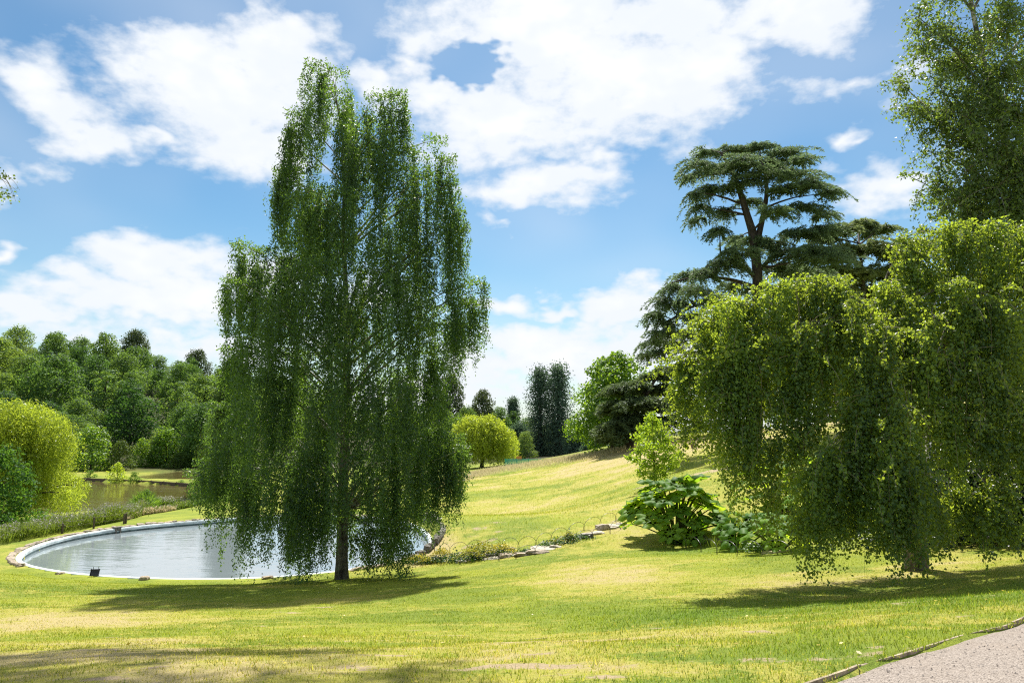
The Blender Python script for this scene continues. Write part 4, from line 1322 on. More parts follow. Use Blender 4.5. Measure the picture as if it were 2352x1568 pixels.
# ------------------------------------------------------------------ cedars
def cedar(label, base, trunks, pads, seed, mat_leaf, Y, tuft=.20, depth=3.5, dens=1.0, trunk_r=.42, name='cedar_tree'):
    """layered cedar: stems given as lines, foliage as drooping plates (view x, y, half width px, droop)"""
    rng = np.random.default_rng(seed)
    base = np.asarray(base, float)
    T = thing(name, label, 'tree', tuple(base))
    wood, bough, leaf = Geo(), Geo(), Geo()
    S = Y / FPX / K
    stem = []
    for pts, r0, r1 in trunks:
        p = dense(np.asarray(pts) - base, 16)
        tube(wood, p, np.linspace(r0, r1, 16), 9, .5); stem.append(p)
    allst = np.vstack(stem)
    wood.obj('trunk', M_cedarbark, T, smooth=True)
    for (x, y, hw, droop) in pads:
        dy = rng.normal() * depth * .55
        c = W(x, y, Y + dy) - base
        R = hw * S
        below = allst[allst[:, 2] < c[2] - .1]
        if len(below) == 0: below = allst[:1]
        j = np.argmin(np.linalg.norm((below - c) * np.array([1, 1, 1.4]), axis=1))
        b0 = below[j]
        pts = limb(bough, b0, c + np.array([0, 0, -.12]), .035 + .012 * np.linalg.norm(c - b0), .02, rng, .05, 9, .06, 6)
        rad = nrm((c - b0)[None] * np.array([1, 1, 0]))[0]
        # flat sprays of branchlets fanning out from the bough end
        nb = int(16 + 11 * R)
        tb = rng.uniform(.2, .7)
        for _ in range(nb):
            a = rng.uniform(0, 2 * math.pi)
            d = np.array([math.cos(a), math.sin(a) * .9, 0]) + rad * .35
            Lb = R * rng.uniform(.55, 1.1)
            k = int(rng.integers(5, 9))
            s0 = pts[k] * .4 + c * .6 + rng.normal(size=3) * np.array([.25, .25, .08]) * R
            s1 = s0 + d * Lb
            mid = s0 + d * Lb * .55 + np.array([0, 0, rng.uniform(-.05, .22) * Lb])
            s1[2] -= droop * Lb * rng.uniform(.5, 1.3)
            sp = bez(s0, mid, s1, 8)
            tube(bough, sp[::2], np.linspace(.022, .006, 4), 3, .4)
            m = int(62 * Lb * dens) + 8
            s = rng.uniform(.05, 1.0, m)
            q = np.stack([np.interp(s, np.linspace(0, 1, 8), sp[:, i]) for i in range(3)], 1)
            lat = np.array([-d[1], d[0], 0])
            off = rng.normal(size=m) * .13 * min(Lb, 1.6) * (1.15 - s * .7)
            q += lat * off[:, None]; q[:, 2] += rng.normal(size=m) * .05 - np.abs(off) * (.3 + .3 * droop)
            ax = d * .8 + lat * np.sign(off)[:, None] * .7 + rng.normal(size=(m, 3)) * .35
            ax[:, 2] -= .15 + .5 * droop * s
            side = rng.normal(size=(m, 3)) * np.array([1, 1, .8])
            lf = tuft * rng.uniform(.6, 1.3, m)
            leaf_quads(leaf, q, ax, lf * 1.15, lf * .5, rng, np.clip(tb + rng.normal(size=m) * .2, 0, 1), side=side, tri=True)
    leaf.obj('crown', mat_leaf, T)
    bough.obj('limbs', M_cedarbark, T, smooth=True)
    return leaf.n // 4


CY = 60.0
cb = ground_at(752, CY)
TP = lambda l, Y=CY: [W(x, y, Y) for x, y in l]
tall_pads = [  # crown
    (1600, 372, 40, .8), (1580, 400, 28, 1.0), (1625, 345, 40, .5), (1680, 338, 45, .3), (1740, 335, 50, .2), (1800, 348, 50, .3), (1840, 362, 36, .4), (1700, 370, 60, .2), (1770, 375, 60, .2), (1640, 385, 50, .4),
    (1590, 440, 28, 1.2), (1610, 470, 30, 1.2), (1600, 500, 22, 1.3), (1640, 430, 46, .6), (1690, 420, 40, .4), (1660, 480, 36, .8), (1830, 400, 56, .3), (1870, 420, 50, .4), (1900, 440, 36, .6), (1800, 430, 50, .3),
    (1850, 470, 50, .5), (1895, 480, 30, .8), (1780, 480, 40, .5), (1720, 460, 36, .4), (1740, 400, 60, .2), (1650, 520, 30, .9), (1690, 545, 36, .7),
    # middle tier
    (1735, 545, 50, .5), (1700, 575, 55, .6), (1660, 600, 50, .7), (1780, 560, 45, .5), (1830, 530, 50, .4), (1880, 520, 46, .5), (1820, 580, 60, .4), (1870, 570, 60, .4), (1790, 610, 60, .5), (1850, 620, 70, .4),
    (1620, 620, 44, .8), (1580, 625, 40, .8), (1545, 650, 36, 1.0), (1520, 680, 34, 1.1), (1600, 660, 44, .7), (1560, 690, 40, .9), (1505, 715, 30, 1.2), (1530, 735, 36, 1.0), (1640, 680, 40, .8), (1590, 720, 36, .9),
    # lowest left sweep
    (1510, 760, 40, .9), (1480, 785, 24, 1.2), (1530, 785, 36, .9), (1560, 760, 44, .6), (1475, 810, 18, 1.2), (1500, 805, 26, 1.1), (1680, 650, 44, .8), (1760, 660, 60, .6), (1830, 670, 60, .6), (1900, 660, 60, .6), (1900, 590, 60, .4),
]
_nc = cedar('towering dark cedar with forked trunk and flat-topped layered crown', cb,
            [([cb + [0, 0, -.2]] + TP([(1742, 900), (1740, 760), (1742, 640), (1738, 590), (1728, 530)]), .62, .36),
             (TP([(1728, 530), (1712, 480), (1695, 425), (1676, 380), (1655, 350)]), .34, .10),
             (TP([(1738, 560), (1752, 500), (1762, 450), (1760, 400), (1745, 355)]), .28, .09),
             (TP([(1738, 640), (1700, 605), (1660, 598), (1620, 612)]), .17, .07),
             (TP([(1740, 660), (1680, 640), (1600, 632), (1540, 650)]), .18, .06),
             (TP([(1742, 620), (1790, 575), (1850, 570), (1900, 590)]), .18, .06),
             (TP([(1742, 720), (1660, 690), (1590, 700), (1530, 740)]), .17, .05)],
            tall_pads, 401, M_cedar, CY, .21, 4.0, 1.0)
cb = ground_at(870, 70)
cedar('spreading grey-green cedar behind the weeping birch, right of the towering one', cb,
      [([cb + [0, 0, -.2]] + TP([(2000, 900), (1985, 700), (1975, 560)], 70), .5, .1)],
      [(1900, 545, 40, .3), (1935, 520, 44, .3), (1980, 508, 44, .3), (2020, 520, 44, .3), (1880, 580, 44, .4), (1930, 570, 60, .3), (1990, 565, 60, .3), (2050, 570, 60, .3), (1900, 620, 60, .4), (1960, 620, 70, .3), (2030, 620, 70, .3),
       (1930, 660, 70, .4), (2000, 670, 80, .4), (1880, 650, 50, .5), (2080, 640, 70, .3), (2100, 560, 60, .3)], 402, M_cedarlight, 70, .30, 3.0, 1.0)
CY2 = 70.0
cb = hit(630, 448.5); CY2 = cb[1]
cedar('low young cedar with level grey-green boughs standing on the dry slope', cb,
      [([cb + [0, 0, -.2]] + TP([(1446, 1000), (1452, 960), (1475, 920), (1500, 880), (1520, 845)], CY2), .42, .08),
       (TP([(1470, 930), (1520, 915), (1570, 905)], CY2), .16, .06)],
      [(1530, 845, 40, .3), (1500, 860, 40, .3), (1555, 850, 40, .3), (1460, 880, 46, .3), (1430, 885, 40, .4), (1400, 895, 26, .4), (1500, 890, 50, .3), (1545, 885, 40, .3), (1470, 915, 50, .3), (1430, 925, 46, .4), (1400, 935, 30, .5), (1510, 930, 46, .3),
       (1450, 955, 44, .4), (1410, 970, 40, .5), (1385, 985, 22, .6), (1480, 965, 40, .4), (1430, 990, 40, .5), (1520, 960, 40, .5), (1560, 920, 40, .4), (1400, 1000, 24, .7), (1590, 880, 40, .4), (1600, 940, 40, .4)], 403, M_cedarlight, CY2, .32, 2.6, 1.1)


# ------------------------------------------------------------------ broadleaved trees
def lobes_of(rng, hgt, rad, n, low=.22, shape=.5):
    """centres and radii of the leafy masses of a crown"""
    out = []
    for k in range(n):
        t = (k + rng.uniform(.2, .8)) / n
        z = low + (1 - low) * t
        prof = math.sin(math.pi * min(1, max(.06, (z - low * .6) / (1.02 - low * .6))) ** shape * .97) ** .65
        a = k * 2.399 + rng.uniform(-.4, .4)
        r = rad * prof * rng.uniform(.40, .98)
        R = rad * rng.uniform(.19, .46) * (.75 + .4 * prof)
        out.append((np.array([r * math.cos(a), r * math.sin(a), z * hgt - R * .5]), R))
    return out


def crown_geo(rng, lobes, per, size, geo, squash=.8, rough=.34):
    for c, R in lobes:
        n = int(per * (R / 1.5) ** 1.6) + 30
        d = nrm(rng.normal(size=(n, 3)) + np.array([0, 0, .35]))
        bump = 1 + rough * np.sin(d @ rng.normal(size=3) * 5 + rng.uniform(0, 6)) * np.sin(d @ rng.normal(size=3) * 6)
        rr = R * bump * rng.uniform(.72, 1.08, n)
        p = c + d * rr[:, None] * np.array([1, 1, squash])
        tb = rng.uniform(.15, .85)
        facing_quads(geo, p, d + rng.normal(size=(n, 3)) * .55 + np.array([0, 0, .25]), size * rng.uniform(.6, 1.35, n), rng, np.clip(tb + rng.normal(size=n) * .2, 0, 1))


def tree_parts(seed, hgt, rad, nl, per, size, mat_leaf, low=.22, shape=.5, mat_bark=None, trunk=.022, squash=.8, leafname='crown'):
    rng = np.random.default_rng(seed)
    lb = lobes_of(rng, hgt, rad, nl, low, shape)
    leaf, wood = Geo(), Geo()
    crown_geo(rng, lb, per, size, leaf, squash)
    tp, _ = trunk_tube(wood, (0, 0, 0), (rng.uniform(-.05, .05) * hgt, rng.uniform(-.05, .05) * hgt, hgt * .86), hgt * trunk, hgt * .004, rng, 10, .04, 7)
    for c, R in lb:
        z = np.clip(c[2] - np.hypot(c[0], c[1]) * .7, hgt * .14, hgt * .8)
        b = np.array([np.interp(z, tp[:, 2], tp[:, k]) for k in range(3)])
        limb(wood, b, c, hgt * .008, hgt * .003, rng, .05, 5, .05, 4)
    return leaf.mesh(leafname, mat_leaf), wood.mesh('trunk', mat_bark or M_barkdark, True)


def plant_tree(name, label, cat, loc, meshes, scale=(1, 1, 1), rz=0.0, group=None, names=('crown', 'trunk')):
    T = thing(name, label, cat, tuple(loc), group, rz)
    T.scale = scale
    for m, nm in zip(meshes, names):
        o = bpy.data.objects.new(nm, m); COL.objects.link(o); o.parent = T
    return T


wood_var = [tree_parts(500 + i, 12, [4.2, 4.8, 3.8, 5.0, 4.4, 3.6, 4.6, 4.0][i], 26, 250, .36, M_wood, .12, [.55, .5, .6, .48, .55, .65, .5, .58][i]) for i in range(8)]
oak_var = tree_parts(520, 13, 5.2, 34, 170, .42, M_oak, .25, .5)
ORD = ['first', 'second', 'third', 'fourth', 'fifth', 'sixth', 'seventh', 'eighth', 'ninth', 'tenth', 'eleventh', 'twelfth', 'thirteenth', 'fourteenth', 'fifteenth', 'sixteenth', 'seventeenth', 'eighteenth', 'nineteenth', 'twentieth']
r = np.random.default_rng(530)
ROWS = [('lowest', 124, -24, 236, 7.6, 9), ('second', 138, -20, 260, 8.6, 10.5), ('third', 154, -14, 300, 9.2, 11.5), ('fourth', 172, -12, 300, 9.5, 12), ('fifth', 192, -10, 310, 9.8, 12.5), ('sixth', 214, -8, 330, 10, 11.5), ('seventh', 238, -6, 340, 10.5, 10.5), ('highest', 262, -6, 350, 10, 9.5)]
for name_, Yr, p0, p1, sp, ht in ROWS:
    X0, X1 = (p0 - 512) / FPX * Yr, (p1 - 512) / FPX * Yr
    n = int((X1 - X0) / sp)
    for k in range(n):
        X = X0 + (k + .5 + r.uniform(-.25, .25)) * (X1 - X0) / n
        Y = Yr + r.uniform(-5, 5)
        s = ht / 12 * r.uniform(.72, 1.28)
        loc = (X, Y, h1(X, Y) - .3)
        tone = r.choice(['green', 'leafy', 'rounded', 'broad'])
        plant_tree('woodland_tree', '%s tree from the left in the %s row of the hillside wood' % (ORD[k], name_), 'tree', loc, wood_var[int(r.integers(8))],
                   (s * r.uniform(.85, 1.35), s * r.uniform(.85, 1.3), s * r.uniform(.85, 1.1)), r.uniform(0, 6.28), 'trees of the hillside wood')


def solo(name, label, px, row_top, Y, hw_px, variant, seed=0, base_row=None, width=1.0):
    """one tree placed by its picture column and depth, its height from the row of its top"""
    b = ground_at(px, Y) if base_row is None else hit(px, base_row)
    h = P(px, row_top, b[1])[2] - b[2]
    return b, h


def place_variant(name, label, px, row_top, Y, half_px, meshes, std, rz=0.0, group=None):
    b = ground_at(px, Y)
    h = P(px, row_top, Y)[2] - b[2] + .2
    w = half_px / FPX * Y
    return plant_tree(name, label, 'tree', b - [0, 0, .2], meshes, (w / std[1], w / std[1], h / std[0]), rz, group)


place_variant('oak_tree', 'dark round-headed oak standing above the skyline of the hillside wood', 133, 333, 268, 18, oak_var, (12.2, 5.6), 1.0)
place_variant('oak_tree', 'bronzed round tree breaking the wood skyline beside the weeping silver birch', 196, 352, 266, 16, oak_var, (12.2, 5.6), 2.4)
place_variant('woodland_tree', 'dark round tree on the skyline right of the tall silver birch', 451, 377, 205, 17, oak_var, (12.2, 5.6), .3, 'trees beyond the meadow')
place_variant('woodland_tree', 'smaller dark tree between the round skyline tree and the sequoias', 483, 393, 215, 15, oak_var, (12.2, 5.6), 3.3, 'trees beyond the meadow')
for k, (px, top, Y, hw, lab) in enumerate([
        (436, 402, 185, 17, 'pale green tree close behind the right edge of the silver birch'), (428, 428, 150, 12, 'low blue-green tree at the birch edge left of the golden willow'), (447, 412, 160, 13, 'bushy tree left behind the golden willow'),
        (465, 408, 200, 16, 'mid-green tree behind the top of the golden willow'), (500, 408, 225, 17, 'broad tree behind the golden willow, right of its top'), (516, 412, 230, 15, 'tree beside the left sequoia'),
        (510, 428, 170, 10, 'small grey-green tree between golden willow and sequoia'), (585, 426, 190, 13, 'low pale tree right of the sequoias'), (600, 436, 170, 10, 'low dark bush right of the sequoia bases'),
        (400, 400, 200, 18, 'tree glimpsed through the right side of the silver birch'), (370, 405, 215, 18, 'tree glimpsed behind the middle of the silver birch'), (340, 400, 200, 18, 'tree glimpsed behind the silver birch trunk'), (300, 398, 190, 20, 'tree glimpsed through the left side of the silver birch'),
        (425, 404, 235, 20, 'tree behind the lower right plumes of the silver birch'), (472, 408, 240, 20, 'tree filling the gap left above the golden willow'), (492, 412, 245, 20, 'tree filling the gap right above the golden willow'), (530, 418, 250, 18, 'tree in the gap left of the sequoias'), (578, 424, 235, 16, 'tree in the gap right of the sequoias'), (592, 420, 220, 14, 'tree left behind the fresh green tree'), (548, 425, 215, 18, 'tree low between the sequoia bases'), (525, 432, 160, 12, 'bush low between willow and sequoias'),
        (560, 420, 260, 20, 'tree behind the sequoias'), (640, 425, 230, 22, 'tree far behind the young cedar'), (690, 425, 200, 22, 'tree far behind the sapling'), (790, 345, 88, 34, 'broad tree behind the left canopy of the weeping birch'), (850, 330, 92, 40, 'broad tree glimpsed through the middle of the weeping birch'), (920, 335, 80, 40, 'broad tree glimpsed behind the weeping birch trunk'), (990, 330, 85, 44, 'broad tree behind the right canopy of the weeping birch'), (1050, 330, 75, 44, 'broad tree at the right edge behind the evergreen shrubs')]):
    place_variant('woodland_tree', lab, px, top, Y, hw, wood_var[k % 8], (11.6, 4.9), k * 1.1, 'trees beyond the meadow')

# shoreline trees and shrubs across the lake
shore_var = [tree_parts(540 + i, 8, 3.6, 26, 190, .34, M_lime if i % 2 == 0 else M_cypress, .03, .42) for i in range(3)]
for k, (px, top, Y, hw, v_, lab) in enumerate([
        (96, 428, 112, 26, 0, 'large bright green rounded tree on the far lake shore'), (75, 440, 116, 20, 1, 'shaded tree on the far shore right behind the golden willow'), (124, 441, 113, 15, 1, 'medium dark green tree on the far lake shore beside the bright one'),
        (146, 439, 120, 14, 0, 'bright bush at the foot of the wood behind the upper pool'), (170, 428, 122, 20, 2, 'tall rounded mid-green tree behind the upper pool'), (195, 430, 122, 12, 0, 'slim pale green tree at the end of the upper pool'),
        (185, 452, 119, 14, 1, 'dark bush on the bank of the upper pool'), (215, 440, 124, 14, 2, 'tree behind the cypress and the upper pool')]):
    place_variant('shore_tree', lab, px, top, Y, hw, shore_var[v_], (7.7, 3.9), k * 1.7, 'trees on the far lake shore')
bush_var = [tree_parts(550 + i, 2, 1.2, 16, 260, .17, [M_lime, M_shrub, M_maple][i], .0, .35, trunk=.02) for i in range(3)]
for k, (px, row, hpx, hw, v_, lab) in enumerate([(117, 479.5, 17, 11, 2, 'bright yellow-green bush on the dam beside the lake'), (134, 480, 9, 6, 1, 'small dark bush on the dam by the bright one'), (90, 477, 8, 6, 1, 'low bush at the left end of the dam'),
                                                  (204, 480, 8, 7, 2, 'small yellow-green bush on the dam beside the silver birch'), (181, 482.5, 4, 5, 0, 'low clump on the dam edge')]):
    b = hit(px, row); s = hpx / FPX * b[1]; w = hw / FPX * b[1]
    plant_tree('bush', lab, 'bush', b - [0, 0, .1], bush_var[v_], (w / 1.25, w / 1.25, s / 1.9), k, 'bushes on the dam', ('foliage', 'stem'))

# bright lime tree left of the cedars
b = ground_at(612, 88.0)
h = P(612, 352, 88)[2] - b[2]
plant_tree('lime_tree', 'fresh green broad-crowned tree beside the young cedar at the crest', 'tree', b - [0, 0, .2], tree_parts(560, h, 4.6, 46, 420, .34, M_lime, .10, .62), (1, 1, 1))

# dark evergreen mass under and behind the weeping birch
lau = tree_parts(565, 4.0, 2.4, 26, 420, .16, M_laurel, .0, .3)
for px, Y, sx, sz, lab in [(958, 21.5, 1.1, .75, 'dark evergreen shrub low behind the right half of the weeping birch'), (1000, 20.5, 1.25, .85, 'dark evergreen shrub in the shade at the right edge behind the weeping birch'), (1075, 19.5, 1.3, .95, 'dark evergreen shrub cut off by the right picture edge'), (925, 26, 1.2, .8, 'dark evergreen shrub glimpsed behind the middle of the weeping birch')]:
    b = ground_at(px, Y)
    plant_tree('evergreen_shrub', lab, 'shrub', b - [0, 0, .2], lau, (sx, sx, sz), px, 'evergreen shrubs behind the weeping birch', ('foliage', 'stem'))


# ------------------------------------------------------------------ golden willows
def willow(label, base, hgt, rad, seed, leaf_l, dens, lobes=None, nl=26, spacing=.10):
    rng = np.random.default_rng(seed)
    T = thing('golden_willow', label, 'tree', tuple(base))
    leaf, wood = Geo(), Geo()
    tp, _ = trunk_tube(wood, (0, 0, 0), (.1 * rad, 0, hgt * .7), hgt * .035, hgt * .01, rng, 10, .06, 8)
    if lobes is None:
        lobes = []
        for k in range(nl):
            t = (k + .5) / nl
            a = k * 2.399
            r = rad * math.sqrt(t) * .92
            lobes.append((np.array([r * math.cos(a), r * math.sin(a), hgt * (1 - .50 * t ** 1.6) - .3 + rng.uniform(-.05, .05) * hgt]), rad * rng.uniform(.16, .26), None))
    for c, R, L in lobes:
        b = np.array([np.interp(min(c[2] * .6, hgt * .68), tp[:, 2], tp[:, k]) for k in range(3)])
        limb(wood, b, c, hgt * .012, hgt * .004, rng, .1, 6, .05, 5)
        n = int(dens * R * R * 30)
        d = nrm(np.abs(rng.normal(size=(n, 3))) * np.sign(rng.normal(size=(n, 3)) * np.array([1, 1, 0]) + np.array([0, 0, 1])))
        org = c + d * R * rng.uniform(.5, 1.0, (n, 1)) * np.array([1, 1, .7])
        L0 = (c[2] - .06 * hgt) if L is None else L
        out = d * np.array([1, 1, 0]) + nrm(c[None] * np.array([1, 1, 0])) * .6
        ln = np.minimum(np.clip(L0 * rng.uniform(.3, 1.05, n), .4, None), org[:, 2] + .1)
        tb = rng.uniform(.35, .75)
        strands(leaf, org, ln, rng, spacing, leaf_l, outward=out, spread=leaf_l * .30, tri=True, tint=np.clip(tb + rng.normal(size=n) * .15, 0, 1), curl=.5 * R, aspect=.36, sway=.03)
    leaf.obj('crown', M_willow, T)
    wood.obj('trunk', M_barkdark, T, smooth=True)
    return leaf.n // 4


b = ground_at(482, 112.0)
h = P(482, 415, 112)[2] - b[2]
willow('round golden weeping willow standing alone beyond the dry crest', b, h, 4.7, 601, .46, 2.6, nl=44, spacing=.26)
WY = 55.0
b = ground_at(18, WY)
S = WY / FPX
lob = []
wr = np.random.default_rng(603)
for (px, row, hw, Lrows) in [(10, 410, 20, 60), (30, 412, 20, 60), (48, 422, 18, 55), (60, 436, 13, 40), (20, 425, 24, 70), (-10, 415, 22, 70), (-25, 430, 22, 70), (40, 445, 18, 60), (5, 445, 22, 70), (55, 450, 12, 45), (25, 460, 18, 50),
                             (70, 480, 12, 34), (79, 484, 8, 18), (60, 478, 14, 38), (48, 488, 14, 34), (66, 492, 12, 30), (30, 490, 16, 30), (40, 470, 14, 40), (10, 480, 18, 40)]:
    dy = wr.normal() * 1.6
    lob.append((P(px, row, WY + dy) - b, hw * S, Lrows * S))
willow('tall golden weeping willow on the near lake shore at the left edge', b, P(18, 402, WY)[2] - b[2], 4.2, 602, .27, 3.4, lob, spacing=.12)


# ------------------------------------------------------------------ sequoias, cypress
def sequoia(label, px, row_top, Y, hw_px, seed, gap=0.0):
    rng = np.random.default_rng(seed)
    b = ground_at(px, Y); h = P(px, row_top, Y)[2] - b[2]; w = hw_px / FPX * Y
    T = thing('sequoia_tree', label, 'tree', tuple(b))
    wood, leaf = Geo(), Geo()
    trunk_tube(wood, (0, 0, 0), (0, 0, h * .97), h * .035, .08, rng, 10, .01, 8, 1.8)
    n = 150
    for k in range(n):
        t = (k + rng.uniform()) / n
        z = h * (.05 + .94 * t)
        prof = w * (1.08 - .42 * t) * (1 - max(0, t - .80) / .20 * .72) * rng.uniform(.5, 1.1)
        a = k * 2.399 + rng.uniform(-.5, .5)
        if gap and t > .25 and t < .75 and math.sin(a) < -.3 and rng.uniform() < gap: continue
        e = np.array([math.cos(a) * prof, math.sin(a) * prof, z - .10 * h * (1 - t) - .3])
        limb(wood, (0, 0, z), e, .10, .03, rng, -.1, 5, .03, 4)
        m = 75
        s = rng.uniform(.35, 1.05, m)[:, None]
        R = .13 * w + .45
        p = np.array([0, 0, z]) * (1 - s) + e * s + rng.normal(size=(m, 3)) * np.array([R, R, R * .8])
        d = nrm(e[None] * np.array([1, 1, 0])) + rng.normal(size=(m, 3)) * .6 + np.array([0, 0, .3])
        facing_quads(leaf, p, d, .46 * rng.uniform(.6, 1.3, m), rng, np.clip(rng.uniform(.2, .8) + rng.normal(size=m) * .15, 0, 1), .6)
    leaf.obj('crown', M_sequoia, T); wood.obj('trunk', M_cedarbark, T, smooth=True)


sequoia('left of the two tall dark columnar sequoias, its trunk showing through', 540, 368, 180, 15.5, 611, .6)
sequoia('right of the two tall dark columnar sequoias, denser and slightly taller', 558, 365, 178, 17, 612)
for px, top, Y, hw, lab in [(519, 425, 172, 8, 'short dark conifer standing before the left sequoia'), (575, 434, 168, 9, 'low dark conifer at the foot of the right sequoia'), (594, 440, 150, 9, 'low dark conifer left below the fresh green tree'), (513, 398, 235, 6, 'small spire-topped conifer on the skyline left of the sequoias')]:
    sequoia(lab, px, top, Y, hw, int(px))


def cypress():
    rng = np.random.default_rng(620)
    Y = 80.0
    b = ground_at(232, Y); h = P(232, 362, Y)[2] - b[2]; w = 34 / FPX * Y
    T = thing('cypress_tree', 'feathery deep green conical tree by the lake, half hidden by the silver birch', 'tree', tuple(b))
    wood, leaf = Geo(), Geo()
    trunk_tube(wood, (0, 0, 0), (0, 0, h * .95), h * .028, .05, rng, 10, .02, 8, 1.8)
    n = 170
    for k in range(n):
        t = (k + rng.uniform()) / n
        z = h * (.03 + .95 * t)
        prof = w * (1 - t) ** .62 * rng.uniform(.75, 1.08) + .25
        a = k * 2.399 + rng.uniform(-.4, .4)
        e = np.array([math.cos(a) * prof, math.sin(a) * prof, z + .04 * h])
        limb(wood, (0, 0, z), e, .06, .015, rng, .06, 5, .03, 4)
        m = 120
        s = rng.uniform(.3, 1.04, m)[:, None]
        R = .32
        p = np.array([0, 0, z]) * (1 - s) + e * s + rng.normal(size=(m, 3)) * np.array([R, R, R * .7])
        d = nrm(e[None] * np.array([1, 1, 0])) + rng.normal(size=(m, 3)) * .5 + np.array([0, 0, .5])
        facing_quads(leaf, p, d, .26 * rng.uniform(.6, 1.3, m), rng, np.clip(rng.uniform(.2, .8) + rng.normal(size=m) * .15, 0, 1), .6)
    leaf.obj('crown', M_cypress, T); wood.obj('trunk', M_barkdark, T, smooth=True)


cypress()


# ------------------------------------------------------------------ sapling on the meadow
def sapling():
    rng = np.random.default_rng(701)
    b = hit(654, 487.5); Y = b[1]
    T = thing('maple_sapling', 'small bright lime-green maple sapling on the meadow beside the giant-leaved plants', 'tree', tuple(b))
    wood, leaf = Geo(), Geo()
    Q = lambda x, y, dy=0: W(x, y, Y) + np.array([(x - 1176) / K / FPX * dy, dy, 0]) - b
    st = dense([np.array([0, 0, -.1]), Q(1503, 1080), Q(1501, 1020), Q(1499, 975), Q(1496, 945)], 12)
    tube(wood, st, np.linspace(.055, .010, 12), 7)
    wood.obj('trunk', M_barkdark, T, smooth=True)
    br = Geo()
    for (x, y, r_) in [(1497, 950, 9), (1492, 962, 12), (1506, 968, 12), (1500, 980, 16), (1480, 985, 15), (1520, 990, 16), (1470, 1003, 15), (1500, 1005, 18), (1530, 1008, 15), (1485, 1022, 18), (1515, 1026, 18), (1540, 1030, 15),
                       (1465, 1035, 14), (1495, 1045, 18), (1530, 1050, 18), (1555, 1048, 12), (1445, 1050, 9), (1460, 1055, 12), (1480, 1065, 16), (1510, 1072, 18), (1540, 1072, 14), (1475, 1085, 13), (1500, 1092, 14), (1522, 1090, 12), (1562, 1040, 9), (1550, 1062, 10)]:
        c = Q(x, y, rng.normal() * .6); R = r_ * Y / FPX / K * 1.15
        zb = max(.8, c[2] - .45)
        limb(br, np.array([np.interp(zb, st[:, 2], st[:, k]) for k in range(3)]), c, .016, .005, rng, .05, 6, .05, 4)
        m = int(190 * (r_ / 15) ** 1.5)
        p = c + rng.normal(size=(m, 3)) * R * np.array([.46, .46, .32])
        ax = rng.normal(size=(m, 3)); ax[:, 2] -= .2
        lf = rng.uniform(.10, .18, m)
        leaf_quads(leaf, p, ax, lf, lf * .8, rng, np.clip(rng.normal(size=m) * .25 + .55, 0, 1), fold=.15)
    br.obj('limbs', M_barkdark, T); leaf.obj('crown', M_maple, T)


sapling()


# ------------------------------------------------------------------ giant-leaved gunnera plants
def gunnera_leaf(seed):
    r = np.random.default_rng(seed)
    nl, seg = 7, 4
    n = nl * seg
    th = np.linspace(-math.pi * .93, math.pi * .93, n + 1)
    u = (np.arange(n + 1) % seg) / seg
    rim_ = 1 - .40 * (np.abs(u - .5) * 2) ** 1.3 * r.uniform(.8, 1.2, n + 1)
    rim_ *= 1 - .25 * np.abs(th / math.pi) ** 3
    rim_ += r.uniform(-.05, .05, n + 1)
    rings = [(0.42, .0), (0.75, .08), (1.0, .16)]
    v = [[0, 0, 0]]
    for k, (q, z) in enumerate(rings):
        for i in range(n + 1):
            rad = q * (rim_[i] if k == 2 else (rim_[i] * .35 + .65))
            vein = .05 * q * (1 if u[i] == .5 else -.6)
            droop = -.30 * (q ** 3) * (1 if k == 2 else .8) * r.uniform(.6, 1.2)
            v.append([rad * math.cos(th[i]), rad * math.sin(th[i]), z + vein + droop + .10 * q])
    f = []
    m = n + 1
    for i in range(n):
        f.append([0, 1 + i, 2 + i, -10 ** 6])
        for k in range(2):
            a = 1 + k * m
            f.append([a + i, a + i + 1, a + m + i + 1, a + m + i])
    g = Geo(); g.add(np.array(v), f, np.concatenate([[.6], np.tile(np.where(u == .5, .9, .35), 3)]))
    return g.mesh('leaf', M_gunnera, True)


gl_meshes = [gunnera_leaf(710 + i) for i in range(4)]


def gunnera(label, base, R, hgt, n, seed, leaf_r=.62):
    rng = np.random.default_rng(seed)
    T = thing('gunnera_plant', label, 'plant', tuple(base), 'giant-leaved plants in the bog bed')
    for k in range(n):
        t = (k + .5) / n
        a = k * 2.399 + rng.uniform(-.3, .3)
        rr = R * (.25 + .8 * t ** .6) * rng.uniform(.8, 1.1)
        z = hgt * (1 - .82 * t ** 1.3) * rng.uniform(.88, 1.08)
        c = np.array([rr * math.cos(a), rr * math.sin(a), max(z, .25)])
        s = leaf_r * rng.uniform(.7, 1.25) * (.85 + .35 * (1 - t))
        o = bpy.data.objects.new('leaf', gl_meshes[int(rng.integers(4))]); COL.objects.link(o); o.parent = T
        o.location = c; o.scale = (s, s, s)
        o.rotation_euler = (rng.uniform(-.38, .38), .12 + .50 * t + rng.uniform(-.32, .30), a)
        g = Geo()
        p0 = np.array([.18 * math.cos(a), .18 * math.sin(a), -.05])
        tube(g, bez(p0, np.array([c[0] * .45, c[1] * .45, c[2] * .75]), c, 7), np.linspace(.035, .018, 7), 5)
        g.obj('stalk', M_stalk, T, smooth=True)


